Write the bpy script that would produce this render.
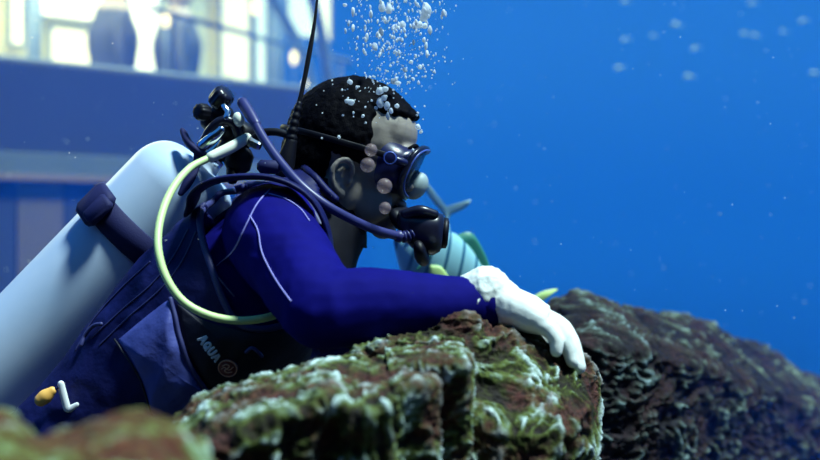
import bpy, math, random
import numpy as np
from mathutils import Vector, Matrix, Quaternion
from mathutils.bvhtree import BVHTree

random.seed(7)
rng = np.random.default_rng(7)
scene = bpy.context.scene
col = scene.collection
for o in list(bpy.data.objects):
    bpy.data.objects.remove(o)

# ------------------------------------------------------------------ camera
F = 1100.0            # focal length in pixels of the 820 x 460 frame
ZC = 1.6              # camera height above the tank floor
cam_d = bpy.data.cameras.new('camera')
cam_d.sensor_width = 36.0
cam_d.lens = F / 820.0 * 36.0
cam_d.clip_start = 0.05
cam_d.dof.use_dof = True
cam_d.dof.focus_distance = 1.62
cam_d.dof.aperture_fstop = 2.4
cam = bpy.data.objects.new('camera', cam_d)
cam.location = (0, 0, ZC)
cam.rotation_euler = (math.pi / 2, 0, 0)
col.objects.link(cam)
scene.camera = cam
CAM = Vector((0, 0, ZC))

# ------------------------------------------------------------------ world: open blue water
W = bpy.data.worlds.new('water')
scene.world = W
W.use_nodes = True
nt = W.node_tree
nt.nodes.clear()
wo = nt.nodes.new('ShaderNodeOutputWorld')
bg = nt.nodes.new('ShaderNodeBackground')
tc = nt.nodes.new('ShaderNodeTexCoord')
sx = nt.nodes.new('ShaderNodeSeparateXYZ')
mr = nt.nodes.new('ShaderNodeMapRange')
mr.inputs['From Min'].default_value = -1
mr.inputs['From Max'].default_value = 1
cr = nt.nodes.new('ShaderNodeValToRGB')
cr.color_ramp.interpolation = 'EASE'
el = cr.color_ramp.elements
el[0].position = 0.0; el[0].color = (0.0005, 0.004, 0.02, 1)
el[1].position = 1.0; el[1].color = (0.03, 0.16, 0.40, 1)
for p, c in ((0.30, (0.0005, 0.008, 0.05)), (0.44, (0.003, 0.060, 0.33)), (0.50, (0.005, 0.092, 0.49)), (0.60, (0.016, 0.14, 0.57))):
    e = el.new(p); e.color = (*c, 1)
nt.links.new(tc.outputs['Generated'], sx.inputs[0])
nt.links.new(sx.outputs['Z'], mr.inputs['Value'])
nt.links.new(mr.outputs[0], cr.inputs[0])
nt.links.new(cr.outputs[0], bg.inputs['Color'])
bg.inputs['Strength'].default_value = 1.0
nt.links.new(bg.outputs[0], wo.inputs['Surface'])

# ------------------------------------------------------------------ daylight from the surface
sun_d = bpy.data.lights.new('surface_daylight', 'SUN')
sun_d.energy = 6.6
sun_d.angle = math.radians(9)
sun_d.color = (0.78, 1.0, 0.97)
sun = bpy.data.objects.new('surface_daylight', sun_d)
sun_dir = Vector((-0.44, 0.17, -1.0)).normalized()       # direction the light travels
sun.rotation_euler = sun_dir.to_track_quat('-Z', 'Y').to_euler()
sun.location = (0, 0, 6)
col.objects.link(sun)

scene.view_settings.view_transform = 'Standard'
scene.view_settings.look = 'None'
scene.view_settings.gamma = 1.0
scene.view_settings.exposure = 0.0
scene.view_settings.use_curve_mapping = False
scene.cycles.use_denoising = True
scene.cycles.volume_bounces = 1
scene.cycles.max_bounces = 8

# ================================================================== helpers
def P(px, py, Y):
    """world point seen at pixel (px, py) when it lies Y metres in front of the camera"""
    return Vector(((px - 410.0) / F * Y, Y, ZC - (py - 230.0) / F * Y))

def PX(v):
    return (410 + v.x / v.y * F, 230 - (v.z - ZC) / v.y * F)

def S(c):                                   # sRGB 0-255 -> linear rgba
    r = []
    for k in c:
        k = k / 255.0
        r.append(k / 12.92 if k <= 0.04045 else ((k + 0.055) / 1.055) ** 2.4)
    return (*r, 1)

def mat(name, color, rough=0.5, metal=0.0, noise=None, bump=None, spec=0.5, coat=0.0, emit=None, sheen=0.0, trans=0.0, alpha=None):
    m = bpy.data.materials.new(name)
    m.use_nodes = True
    t = m.node_tree
    b = t.nodes['Principled BSDF']
    color = tuple(color[:3])
    b.inputs['Base Color'].default_value = (*color, 1)
    b.inputs['Roughness'].default_value = rough
    b.inputs['Metallic'].default_value = metal
    b.inputs['Specular IOR Level'].default_value = spec
    b.inputs['Coat Weight'].default_value = coat
    b.inputs['Sheen Weight'].default_value = sheen
    b.inputs['Transmission Weight'].default_value = trans
    if alpha is not None:
        b.inputs['Alpha'].default_value = alpha
    if emit:
        b.inputs['Emission Color'].default_value = (*emit[0][:3], 1)
        b.inputs['Emission Strength'].default_value = emit[1]
    tcn = t.nodes.new('ShaderNodeTexCoord')
    if noise:                                # (scale, second colour, contrast)
        n = t.nodes.new('ShaderNodeTexNoise')
        n.inputs['Scale'].default_value = noise[0]
        n.inputs['Detail'].default_value = 6
        t.links.new(tcn.outputs['Object'], n.inputs['Vector'])
        r = t.nodes.new('ShaderNodeValToRGB')
        r.color_ramp.elements[0].position = 0.5 - noise[2]
        r.color_ramp.elements[0].color = (*color, 1)
        r.color_ramp.elements[1].position = 0.5 + noise[2]
        r.color_ramp.elements[1].color = (*noise[1][:3], 1)
        t.links.new(n.outputs['Fac'], r.inputs[0])
        t.links.new(r.outputs[0], b.inputs['Base Color'])
    if bump:                                 # (scale, strength, distance)
        n2 = t.nodes.new('ShaderNodeTexNoise')
        n2.inputs['Scale'].default_value = bump[0]
        n2.inputs['Detail'].default_value = 5
        t.links.new(tcn.outputs['Object'], n2.inputs['Vector'])
        bn = t.nodes.new('ShaderNodeBump')
        bn.inputs['Strength'].default_value = bump[1]
        bn.inputs['Distance'].default_value = bump[2]
        t.links.new(n2.outputs['Fac'], bn.inputs['Height'])
        t.links.new(bn.outputs[0], b.inputs['Normal'])
    return m

def tag(o, label=None, cat=None, group=None, kind=None):
    if label: o['label'] = label
    if cat: o['category'] = cat
    if group: o['group'] = group
    if kind: o['kind'] = kind
    return o

def empty(name, loc, label=None, cat=None, group=None):
    o = bpy.data.objects.new(name, None)
    o.location = loc
    o.empty_display_size = 0.05
    col.objects.link(o)
    o['wloc'] = tuple(loc)
    tag(o, label, cat, group)
    return o

def wloc(o):
    v = Vector(o.location)
    while o.parent:
        o = o.parent
        v += Vector(o.location)
    return v

def catmull(pts, n):
    """smooth path through pts (tuples of any length), n samples"""
    p = np.array([list(q) for q in pts], float)
    k = len(p)
    d = np.r_[0, np.cumsum(np.linalg.norm(np.diff(p, axis=0), axis=1) + 1e-9)]
    m = np.zeros_like(p)
    for i in range(k):
        a, b = max(i - 1, 0), min(i + 1, k - 1)
        m[i] = (p[b] - p[a]) / (d[b] - d[a])
    out = []
    for t in np.linspace(0, d[-1], n):
        i = min(np.searchsorted(d, t, side='right') - 1, k - 2)
        h = d[i + 1] - d[i]
        u = (t - d[i]) / h
        h00 = 2*u**3 - 3*u**2 + 1; h10 = u**3 - 2*u**2 + u; h01 = -2*u**3 + 3*u**2; h11 = u**3 - u**2
        out.append(h00*p[i] + h10*h*m[i] + h01*p[i+1] + h11*h*m[i+1])
    return np.array(out)

class MB:
    """collects shapes in world coordinates; build() links them as one mesh object"""
    def __init__(self):
        self.v = []; self.f = []
    def add(self, vs, fs):
        o = len(self.v)
        self.v += [Vector(q) for q in vs]
        self.f += [[o + i for i in q] for q in fs]
        return self
    def rings(self, rings, cap=True, closed=False):
        n = len(rings[0]); o = len(self.v)
        for r in rings: self.v += [Vector(q) for q in r]
        R = len(rings)
        for i in range(R if closed else R - 1):
            j = (i + 1) % R
            for k in range(n):
                l = (k + 1) % n
                self.f.append([o + i*n + k, o + i*n + l, o + j*n + l, o + j*n + k])
        if cap and not closed:
            self.f.append([o + k for k in range(n)][::-1])
            self.f.append([o + (R-1)*n + k for k in range(n)])
        return self
    def tube(self, path, rad, seg=12, n=None, closed=False, flat=None, up=None, round_ends=True):
        """path of world points; rad one number or one per path point; flat=(a,b) scales the section"""
        pts = [list(q) for q in path]
        if not hasattr(rad, '__len__'): rad = [rad] * len(pts)
        pr = [p + [r] for p, r in zip(pts, rad)]
        pr = catmull(pr, n) if n else np.array(pr, float)
        c = [Vector(q[:3]) for q in pr]; r = [float(q[3]) for q in pr]
        N = len(c)
        if round_ends and not closed:
            t0 = (c[0] - c[1]).normalized(); t1 = (c[-1] - c[-2]).normalized()
            pre = [(c[0] + t0 * r[0]*a, r[0]*b) for a, b in ((0.95, .3), (0.7, .71), (.35, .94))]
            post = [(c[-1] + t1 * r[-1]*a, r[-1]*b) for a, b in ((.35, .94), (0.7, .71), (0.95, .3))]
            c = [q[0] for q in pre] + c + [q[0] for q in post]
            r = [q[1] for q in pre] + r + [q[1] for q in post]
            N = len(c)
        tg = []
        for i in range(N):
            if closed: d = c[(i+1) % N] - c[i-1]
            else: d = c[min(i+1, N-1)] - c[max(i-1, 0)]
            tg.append(d.normalized() if d.length > 1e-9 else Vector((0, 0, 1)))
        u0 = Vector(up) if up is not None else (Vector((0, 1, 0)) if abs(tg[0].y) < 0.9 else Vector((1, 0, 0)))
        u = (u0 - tg[0]*u0.dot(tg[0])).normalized()
        rings = []
        for i in range(N):
            if up is not None: u = Vector(up) - tg[i]*Vector(up).dot(tg[i]); u.normalize()
            else: u = (u - tg[i]*u.dot(tg[i])).normalized()
            w = tg[i].cross(u)
            fa, fb = flat if flat else (1, 1)
            rings.append([c[i] + (u*math.cos(a)*fa + w*math.sin(a)*fb) * r[i] for a in [2*math.pi*k/seg for k in range(seg)]])
        return self.rings(rings, closed=closed)
    def lathe(self, prof, origin, axis, seg=24):
        """prof: (radius, height along axis)"""
        ax = Vector(axis).normalized(); o = Vector(origin)
        u = ax.orthogonal().normalized(); w = ax.cross(u)
        rings = [[o + ax*h + (u*math.cos(2*math.pi*k/seg) + w*math.sin(2*math.pi*k/seg))*max(r, 1e-5) for k in range(seg)] for r, h in prof]
        return self.rings(rings)
    def ell(self, c, r, rot=None, seg=20, rows=12):
        c = Vector(c); rings = []
        for i in range(rows + 1):
            t = math.pi * min(max(i / rows, 0.02), 0.98)
            ring = []
            for k in range(seg):
                a = 2*math.pi*k/seg
                q = Vector((r[0]*math.sin(t)*math.cos(a), r[1]*math.sin(t)*math.sin(a), r[2]*-math.cos(t)))
                ring.append(c + (rot @ q if rot else q))
            rings.append(ring)
        return self.rings(rings)
    def box(self, c, size, rot=None, bev=0.15):
        """bevelled box"""
        c = Vector(c); hx, hy, hz = [s/2 for s in size]
        b = bev*min(hx, hy, hz)*2
        rings = []
        def rr(z, inset):
            x, y = hx - inset, hy - inset
            q = [(x-b, y), (x, y-b), (x, -y+b), (x-b, -y), (-x+b, -y), (-x, -y+b), (-x, y-b), (-x+b, y)]
            out = []
            for X, Y in q:
                v = Vector((X, Y, z)); out.append(c + (rot @ v if rot else v))
            return out[::-1]
        rings = [rr(-hz, b*.8), rr(-hz+b, 0), rr(hz-b, 0), rr(hz, b*.8)]
        return self.rings(rings)
    def mapped(self, fn):
        self.v = [Vector(fn(q)) for q in self.v]; return self
    def mesh(self, name, org=Vector((0, 0, 0))):
        me = bpy.data.meshes.new(name)
        me.from_pydata([tuple(q - org) for q in self.v], [], self.f)
        me.update()
        return me
    def build(self, name, m, parent=None, smooth=True, loc=None, recalc=True):
        if parent is not None: org = wloc(parent)
        else: org = Vector(loc) if loc is not None else base_of(self.v)
        me = self.mesh(name, org)
        return link(name, me, m, parent, smooth, org, recalc)

def base_of(vs):
    a = np.array([tuple(q) for q in vs])
    lo, hi = a.min(0), a.max(0)
    return Vector(((lo[0]+hi[0])/2, (lo[1]+hi[1])/2, lo[2]))

import bmesh
def link(name, me, m, parent=None, smooth=True, org=None, recalc=True):
    if recalc:
        bm = bmesh.new(); bm.from_mesh(me)
        bmesh.ops.recalc_face_normals(bm, faces=bm.faces)
        bm.to_mesh(me); bm.free()
    if smooth: me.polygons.foreach_set('use_smooth', [True]*len(me.polygons))
    if m is not None: me.materials.append(m)
    o = bpy.data.objects.new(name, me)
    if parent is not None: o.parent = parent
    elif org is not None: o.location = org
    col.objects.link(o)
    return o

def remeshed(mb, voxel, smooth_it=4, name='tmp', smooth_fac=0.5):
    """union of the shapes in mb as one continuous mesh (world coordinates)"""
    me = mb.mesh(name)
    bm = bmesh.new(); bm.from_mesh(me); bmesh.ops.recalc_face_normals(bm, faces=bm.faces); bm.to_mesh(me); bm.free()
    o = bpy.data.objects.new(name, me); col.objects.link(o)
    r = o.modifiers.new('r', 'REMESH'); r.mode = 'VOXEL'; r.voxel_size = voxel
    if smooth_it:
        s = o.modifiers.new('s', 'SMOOTH'); s.factor = smooth_fac; s.iterations = smooth_it
    dg = bpy.context.evaluated_depsgraph_get()
    out = bpy.data.meshes.new_from_object(o.evaluated_get(dg))
    bpy.data.objects.remove(o); bpy.data.meshes.remove(me)
    return out

def coords(me):
    a = np.empty(len(me.vertices)*3); me.vertices.foreach_get('co', a); return a.reshape(-1, 3)
def normals(me):
    a = np.empty(len(me.vertices)*3); me.vertices.foreach_get('normal', a); return a.reshape(-1, 3)
def setco(me, a):
    me.vertices.foreach_set('co', np.ascontiguousarray(a).ravel()); me.update()
def bvh_of(me):
    return BVHTree.FromPolygons([v.co.copy() for v in me.vertices], [tuple(p.vertices) for p in me.polygons])
def link_world(name, me, m, parent=None, smooth=True, loc=None):
    """mesh given in world coordinates -> object with a sensible origin"""
    a = coords(me)
    if parent is not None: org = wloc(parent)
    else: org = Vector(loc) if loc is not None else base_of(a)
    setco(me, a - np.array(org))
    me.materials.clear()
    return link(name, me, m, parent, smooth, org, recalc=False)

# -------- vectorised noise
def _h(ix, iy, iz, s):
    n = (ix*374761393 + iy*668265263 + iz*2147483647 + s*1274126177) & 0xFFFFFFFF
    n = ((n ^ (n >> 13)) * 1274126177) & 0xFFFFFFFF
    n = ((n ^ (n >> 16)) * 2246822519) & 0xFFFFFFFF
    return ((n ^ (n >> 15)) & 0xFFFFFF) / float(0xFFFFFF)
def vnoise(p, s=0):
    i = np.floor(p).astype(np.int64); f = p - i
    u = f*f*f*(f*(f*6-15)+10)
    r = 0
    for dx in (0, 1):
        for dy in (0, 1):
            for dz in (0, 1):
                w = (u[:, 0] if dx else 1-u[:, 0])*(u[:, 1] if dy else 1-u[:, 1])*(u[:, 2] if dz else 1-u[:, 2])
                r = r + w*_h(i[:, 0]+dx, i[:, 1]+dy, i[:, 2]+dz, s)
    return r*2 - 1
def fbm(p, oct=4, s=0, ridged=False):
    a, t, amp = 1.0, 0, 0
    for k in range(oct):
        n = vnoise(p, s+k*17)
        if ridged: n = 1 - 2*np.abs(n)
        t = t + a*n; amp += a; a *= 0.5; p = p*2.03 + 11.7
    return t/amp

# ================================================================== materials
M = {}
M['wetsuit'] = mat('wetsuit_blue_neoprene', (0.0028, 0.0025, 0.125), 0.8, noise=(30, (0.004, 0.0035, 0.16), .2), bump=(400, .15, .001), spec=0.08)
M['collar'] = mat('black_neoprene', (0.006, 0.006, 0.012), 0.8, bump=(300, .2, .001), spec=.2)
M['seam'] = mat('lavender_seam_tape', (0.30, 0.28, 0.72), 0.6)
M['skin'] = mat('skin', (0.33, 0.28, 0.235), 0.5, noise=(45, (0.27, 0.235, 0.20), .2), bump=(260, .2, .0015))
M['hair'] = mat('black_hair', (0.0015, 0.0014, 0.004), 0.7, spec=.06, bump=(500, .6, .002))
M['glove'] = mat('white_glove', (0.86, 0.89, 0.84), 0.8, noise=(60, (0.74, 0.80, 0.78), .25), bump=(350, .25, .001), spec=.2)
M['tank'] = mat('pale_painted_aluminium', (0.62, 0.74, 0.92), 0.38, noise=(14, (0.50, 0.66, 0.88), .25), bump=(80, .05, .001))
M['band'] = mat('navy_webbing', (0.008, 0.010, 0.075), 0.7, bump=(500, .4, .001), spec=.3)
M['black'] = mat('black_rubber', (0.003, 0.003, 0.009), 0.5, bump=(200, .1, .001), spec=.3)
M['blackgloss'] = mat('black_plastic', (0.008, 0.008, 0.02), 0.28, noise=(40, (.012, .012, .03), .2))
M['chrome'] = mat('chrome', (0.75, 0.82, 0.88), 0.16, 1.0, noise=(30, (.65, .72, .8), .3))
M['cream'] = mat('cream_plastic', (0.80, 0.84, 0.72), 0.5, noise=(30, (.72, .78, .68), .3))
M['hose_y'] = mat('pale_yellow_hose_rubber', (0.66, 0.84, 0.36), 0.45, noise=(50, (.60, .80, .36), .2))
M['hose_p'] = mat('indigo_hose_rubber', (0.035, 0.038, 0.17), 0.4, noise=(60, (.028, .03, .14), .2))
M['vest'] = mat('navy_nylon', (0.009, 0.013, 0.11), 0.55, noise=(18, (0.004, 0.005, 0.055), .2), bump=(45, .5, .006), spec=.22)
M['vestdark'] = mat('dark_navy_nylon', (0.002, 0.002, 0.014), 0.65, noise=(20, (0.003, 0.003, 0.022), .2), bump=(60, .4, .004))
M['pocket'] = mat('periwinkle_nylon', (0.075, 0.095, 0.38), 0.5, noise=(15, (0.04, 0.055, 0.27), .25), bump=(25, .5, .008))
M['piping'] = mat('slate_blue_piping', (0.035, 0.04, 0.16), 0.55)
M['white'] = mat('white_print', (0.85, 0.88, 0.92), 0.6)
M['orange'] = mat('orange_plastic', (1.0, 0.55, 0.14), 0.45, noise=(60, (.95, .48, .10), .3))
M['logo'] = mat('rust_red_badge', (0.22, 0.035, 0.03), 0.5)
M['logoring'] = mat('copper_ring', (0.75, 0.36, 0.22), 0.45)
M['skirt'] = mat('dark_blue_silicone', (0.006, 0.009, 0.06), 0.3, noise=(30, (.008, .012, .075), .2))
M['clear'] = mat('pale_silicone', (0.34, 0.44, 0.46), 0.5)
M['lens'] = mat('mask_lens', (0.02, 0.04, 0.09), 0.06, alpha=0.55, noise=(8, (.025, .05, .1), .3))
M['bluering'] = mat('blue_plastic', (0.07, 0.13, 0.5), 0.35)
M['eye'] = mat('eye_white', (0.7, 0.7, 0.68), 0.2)
M['bubble'] = mat('air_bubble', (0.92, 0.96, 0.99), 0.7, noise=(9, (.80, .90, .98), .3))
tb = M['bubble'].node_tree; pb = tb.nodes['Principled BSDF']; mo = tb.nodes['Material Output']
tl = tb.nodes.new('ShaderNodeBsdfTranslucent'); tl.inputs[0].default_value = (.95, .98, 1, 1)
mxb = tb.nodes.new('ShaderNodeMixShader'); mxb.inputs[0].default_value = .5
tb.links.new(pb.outputs[0], mxb.inputs[1]); tb.links.new(tl.outputs[0], mxb.inputs[2]); tb.links.new(mxb.outputs[0], mo.inputs['Surface'])
M['film'] = mat('thin_bubble_film', (0.55, 0.38, 0.34), 0.15, alpha=0.30, noise=(20, (.45, .35, .40), .3))

# ================================================================== setting
# tank floor
mb = MB(); n = 40
gx = np.linspace(-7, 7, n); gy = np.linspace(-3, 11, n)
XX, YY = np.meshgrid(gx, gy, indexing='ij')
pp = np.c_[XX.ravel(), YY.ravel(), np.zeros(n*n)]
zz = fbm(pp*0.8, 3)*0.06
vs = np.c_[pp[:, :2], zz]
mb.add(vs, [[i*n+j, (i+1)*n+j, (i+1)*n+j+1, i*n+j+1] for i in range(n-1) for j in range(n-1)])
M['sand'] = mat('grey_sand', (0.035, 0.045, 0.045), 0.9, noise=(3, (0.025, 0.035, 0.035), .3), bump=(60, .5, .01))
fl = mb.build('floor', M['sand'], loc=(0, 4, 0)); tag(fl, 'sandy floor of the aquarium tank', 'floor', kind='structure')
# unseen dark wall added behind the camera to cut the ambient light
M['shadewall'] = mat('dark_shade_wall', (0.006, 0.009, 0.02), 0.8, noise=(2, (.004, .006, .016), .3))
fw = MB().box((0, -1.6, 1.9), (14, .2, 3.8), None, .02).build('shade_wall', M['shadewall'], None, False)
tag(fw, 'unseen dark wall added behind the camera to cut ambient light', 'wall', kind='structure')

# --- hall behind the far tank wall: local frame u along the wall, v away from the camera
A0 = P(0, 230, 4.6); A0.z = 0
B0 = P(345, 230, 5.75); B0.z = 0
U = (B0 - A0).normalized(); V = Vector((-U.y, U.x, 0))
def H(u, v, z): return A0 + U*u + V*v + Vector((0, 0, z))
RH = Matrix((U, V, Vector((0, 0, 1)))).transposed()
UEND = (B0 - A0).length
SILL = ZC + 173/F*4.6
M['wall'] = mat('slate_blue_tank_wall', (0.018, 0.028, 0.055), 0.8, noise=(2.2, (0.014, 0.022, 0.048), .25), bump=(12, .2, .01))
M['ledge'] = mat('pale_ledge_concrete', (0.11, 0.15, 0.16), 0.8, noise=(4, (0.09, 0.13, 0.15), .3))
M['edge'] = mat('tan_edge_strip', (0.24, 0.16, 0.13), 0.7, noise=(6, (.20, .15, .13), .3))
M['panel_br'] = mat('grey_brown_panel', (0.13, 0.105, 0.105), 0.85, noise=(5, (0.10, 0.09, 0.09), .3))
M['panel_bl'] = mat('dark_blue_panel', (0.018, 0.028, 0.075), 0.85, noise=(5, (0.014, 0.024, 0.065), .3))
M['frame'] = mat('window_frame_blue_grey', (0.16, 0.24, 0.34), 0.6, noise=(5, (.13, .2, .3), .3))
def hbox(mb, u0, u1, v0, v1, z0, z1, bev=.06):
    mb.box(H((u0+u1)/2, (v0+v1)/2, (z0+z1)/2), (u1-u0, v1-v0, z1-z0), RH, bev); return mb
UL = -3.0
wall = hbox(MB(), UL, UEND+.06, 0, .30, -.05, SILL).build('wall_back', M['wall'], smooth=False, loc=H(0, 0, 0))
tag(wall, 'slate blue tank wall below the bright viewing window', 'wall', kind='structure')
ZL = ZC + 78/F*4.6; ZL2 = ZC + 55/F*4.6
led = hbox(MB(), UL, UEND+.06, -.05, -.002, ZL2, ZL).build('trim_1', M['ledge'], smooth=False, loc=H(0, 0, ZL2))
tag(led, 'pale horizontal ledge running along the blue tank wall', 'ledge', kind='structure')
hbox(MB(), UL, UEND+.06, -.058, -.002, ZL2-.022, ZL2+.004).build('edge_strip', M['edge'], led, smooth=False)
pan = None
k = 0
for u0, u1, mm in ((-1.0, -.30, 'panel_bl'), (-.29, .055, 'panel_bl'), (.065, .265, 'panel_br'), (.275, .62, 'panel_bl'), (.63, 1.2, 'panel_br'), (1.21, UEND+.05, 'panel_bl')):
    hbox(MB(), u0, u1, -.022, -.001, 0.05, ZL2-.03).build('wall_panel', M[mm], wall, smooth=False)

# viewing window: pane, arched frame
ZT = 3.6
def arch(z):              # right border of the window opening (u at height z)
    t = (z - SILL)/(ZT - SILL)
    return UEND - .015 - .22*t - .25*t*t
win = tag(bpy.data.objects.new('window_1', None), 'bright viewing window with arched end above the tank wall', 'window', kind='structure')
win.location = H(0, .12, SILL); col.objects.link(win)
mb = MB()
zs = np.linspace(SILL, ZT, 14)
outer = [H(arch(z), .1, z) for z in zs]
mb.tube(outer, .03, 8, n=40)
mb.tube([H(UL, .1, SILL+.005), H(arch(SILL), .1, SILL+.005)], .02, 8)
mb.build('window_frame', M['frame'], win)
M['pane'] = bpy.data.materials.new('acrylic_pane'); M['pane'].use_nodes = True
t = M['pane'].node_tree; t.nodes.clear()
o_ = t.nodes.new('ShaderNodeOutputMaterial'); mx = t.nodes.new('ShaderNodeMixShader'); mx.inputs[0].default_value = .05
tr = t.nodes.new('ShaderNodeBsdfTransparent'); tr.inputs[0].default_value = (.86, .95, 1, 1)
gl = t.nodes.new('ShaderNodeBsdfGlossy'); gl.inputs['Roughness'].default_value = .1
t.links.new(tr.outputs[0], mx.inputs[1]); t.links.new(gl.outputs[0], mx.inputs[2]); t.links.new(mx.outputs[0], o_.inputs[0])
mb = MB()
front = [H(UL, .09, SILL)] + [H(arch(z), .09, z) for z in zs] + [H(UL, .09, ZT)]
back = [q + V*.02 for q in front]
N_ = len(front)
mb.add(front + back, [list(range(N_)), [N_+i for i in range(N_)][::-1]] + [[i, (i+1) % N_, N_+(i+1) % N_, N_+i] for i in range(N_)])
mb.build('pane', M['pane'], win, smooth=False)

# the lit hall room
HF = SILL - 0.75          # hall floor
M['hallwall'] = mat('hall_cream_wall', (0.72, 0.70, 0.46), 0.8, noise=(2, (.62, .66, .46), .3))
M['hallfloor'] = mat('hall_floor', (0.25, 0.27, 0.30), 0.6, noise=(3, (.2, .23, .27), .3))
hw = hbox(MB(), UL, UEND+1.4, 3.0, 3.1, HF, ZT+.6).build('wall_hall', M['hallwall'], smooth=False, loc=H(0, 3, HF))
tag(hw, 'cream back wall of the lit visitor hall', 'wall', kind='structure')
hf = hbox(MB(), UL, UEND+.05, .31, 3.0, HF-.1, HF).build('floor_hall', M['hallfloor'], smooth=False, loc=H(0, 1.6, HF-.1))
tag(hf, 'grey floor of the visitor hall', 'floor', kind='structure')
hc = hbox(MB(), UL, UEND+.05, .12, 3.0, ZT+.02, ZT+.1).build('ceiling_hall', M['hallfloor'], smooth=False, loc=H(0, 1.6, ZT))
tag(hc, 'ceiling of the visitor hall', 'ceiling', kind='structure')

def hall_px(px, py, v):
    """hall coordinates (u, z) of the point seen at a pixel in the plane at depth v"""
    d = Vector(((px-410)/F, 1, -(py-230)/F))
    o = H(0, v, 0)
    k = (o - Vector((0, 0, 0))).dot(V) / d.dot(V)
    q = CAM*1.0 + d*k
    return (q - A0).dot(U), q.z

def glow_panel(px0, px1, py0, py1, v, color, strength, label, group='lit panels on the hall wall'):
    u0, z1 = hall_px(px0, py0, v); u1, z0 = hall_px(px1, py1, v)
    zb = z0
    root = empty('light_panel', H((u0+u1)/2, v, zb), label, 'light panel', group)
    mp = mat('lit_panel', (0.8, 0.8, 0.7), .6, emit=(color, strength))
    hbox(MB(), u0, u1, v, v+.03, zb, z1).build('diffuser', mp, root, smooth=False)
    fr = MB()
    for a, b, c, d in ((u0-.02, u0, zb-.02, z1+.02), (u1, u1+.02, zb-.02, z1+.02), (u0, u1, zb-.02, zb), (u0, u1, z1, z1+.02)):
        hbox(fr, a, b, v-.01, v+.04, c, d)
    fr.build('panel_frame', M['frame'], root, smooth=False)
warm = (1.0, 0.86, 0.34); whit = (1.0, 0.95, 0.58); grn = (0.80, 0.92, 0.62)
glow_panel(30, 104, -40, 22, 2.9, whit, 1.45, 'wide white lit panel high on the hall wall')
glow_panel(52, 102, 28, 95, 2.9, warm, 1.2, 'square warm yellow lit panel low on the hall wall')
glow_panel(12, 22, -30, 44, 2.9, warm, 1.6, 'narrow yellow lit strip at the hall corner')
glow_panel(130, 158, -40, 92, 2.9, whit, 1.45, 'tall white lit panel between two visitors')
glow_panel(222, 249, -40, 100, 2.9, warm, 1.2, 'tall warm yellow lit panel behind the child visitor')
glow_panel(256, 266, -20, 100, 2.9, grn, 1.0, 'slim pale green lit strip on the hall wall')
glow_panel(288, 330, -40, 40, 2.9, grn, 1.0, 'pale green lit panel beside the arched rib')
for (px, py, s_) in ((186, 52, 7), (166, 20, 5), (294, 58, 6), (255, 8, 7), (307, 86, 6)):
    u, z = hall_px(px, py, 1.9)
    root = empty('wall_lamp', H(u, 1.9, z-.06), 'small glowing orange lamp on a post in the hall', 'lamp', 'small orange hall lamps')
    lm = mat('orange_lamp_glow', (0.8, .6, .3), .5, emit=((1.0, .78, .42), 3.0))
    MB().ell(H(u, 1.9, z), (.022, .022, .05)).build('lamp_shade', lm, root)
    MB().tube([H(u, 1.9, HF), H(u, 1.9, z-.05)], .008, 8).build('lamp_post', M['frame'], root)

# hall lamps lighting the room
hl = bpy.data.lights.new('hall_light', 'AREA'); hl.energy = 170; hl.size = 3.2; hl.size_y = 1.4; hl.shape = 'RECTANGLE'; hl.color = (1, .93, .66)
ho = bpy.data.objects.new('hall_light', hl); ho.location = H(.5, 1.9, ZT-.05); ho.rotation_euler = (0, 0, math.atan2(U.y, U.x)); col.objects.link(ho)

# columns, rib and handrail in the hall
def hall_column(px0, px1, v, m, label):
    u0, _ = hall_px(px0, 30, v); u1, _ = hall_px(px1, 30, v)
    root = empty('hall_column', H((u0+u1)/2, v, HF), label, 'column')
    r = (u1-u0)/2
    MB().lathe([(r, .03), (r*.96, 1.2), (r, ZT-HF-.05)], H((u0+u1)/2, v, HF), (0, 0, 1), 20).build('shaft', M['frame'], root)
    MB().lathe([(r*1.2, 0), (r*1.2, .06), (r*1.02, .09)], H((u0+u1)/2, v, HF), (0, 0, 1), 20).build('plinth', M['ledge'], root)
hall_column(270, 284, 2.2, None, 'grey round column beside the arched rib in the hall')
hall_column(27, 42, 2.4, None, 'grey round column left of the square yellow panel')
u0, z0 = hall_px(262, -20, 1.2); u1, z1 = hall_px(288, 25, 1.2); u2, z2 = hall_px(306, 62, 1.2); u3, z3 = hall_px(316, 105, 1.2)
rib = MB().tube([H(u0, 1.2, z0), H(u1, 1.2, z1), H(u2, 1.2, z2), H(u3, 1.2, z3), H(u3+.05, 1.2, HF)], .045, 10, n=30, flat=(1.2, .8)).build('arched_rib', M['frame'])
tag(rib, 'curved blue grey roof rib crossing the bright hall', 'roof rib')
rail = empty('handrail', H(.9, .7, HF), 'thin grey handrail slanting across the bright hall', 'handrail')
pa = [hall_px(150, 8, .7), hall_px(350, 62, .7)]
MB().tube([H(pa[0][0], .7, pa[0][1]), H(pa[1][0], .7, pa[1][1])], .014, 8).build('rail', M['frame'], rail)
for f_ in (.1, .55, .95):
    u = pa[0][0]*(1-f_) + pa[1][0]*f_; z = pa[0][1]*(1-f_) + pa[1][1]*f_
    MB().tube([H(u, .7, HF), H(u, .7, z)], .010, 8).build('post', M['frame'], rail)

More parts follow.
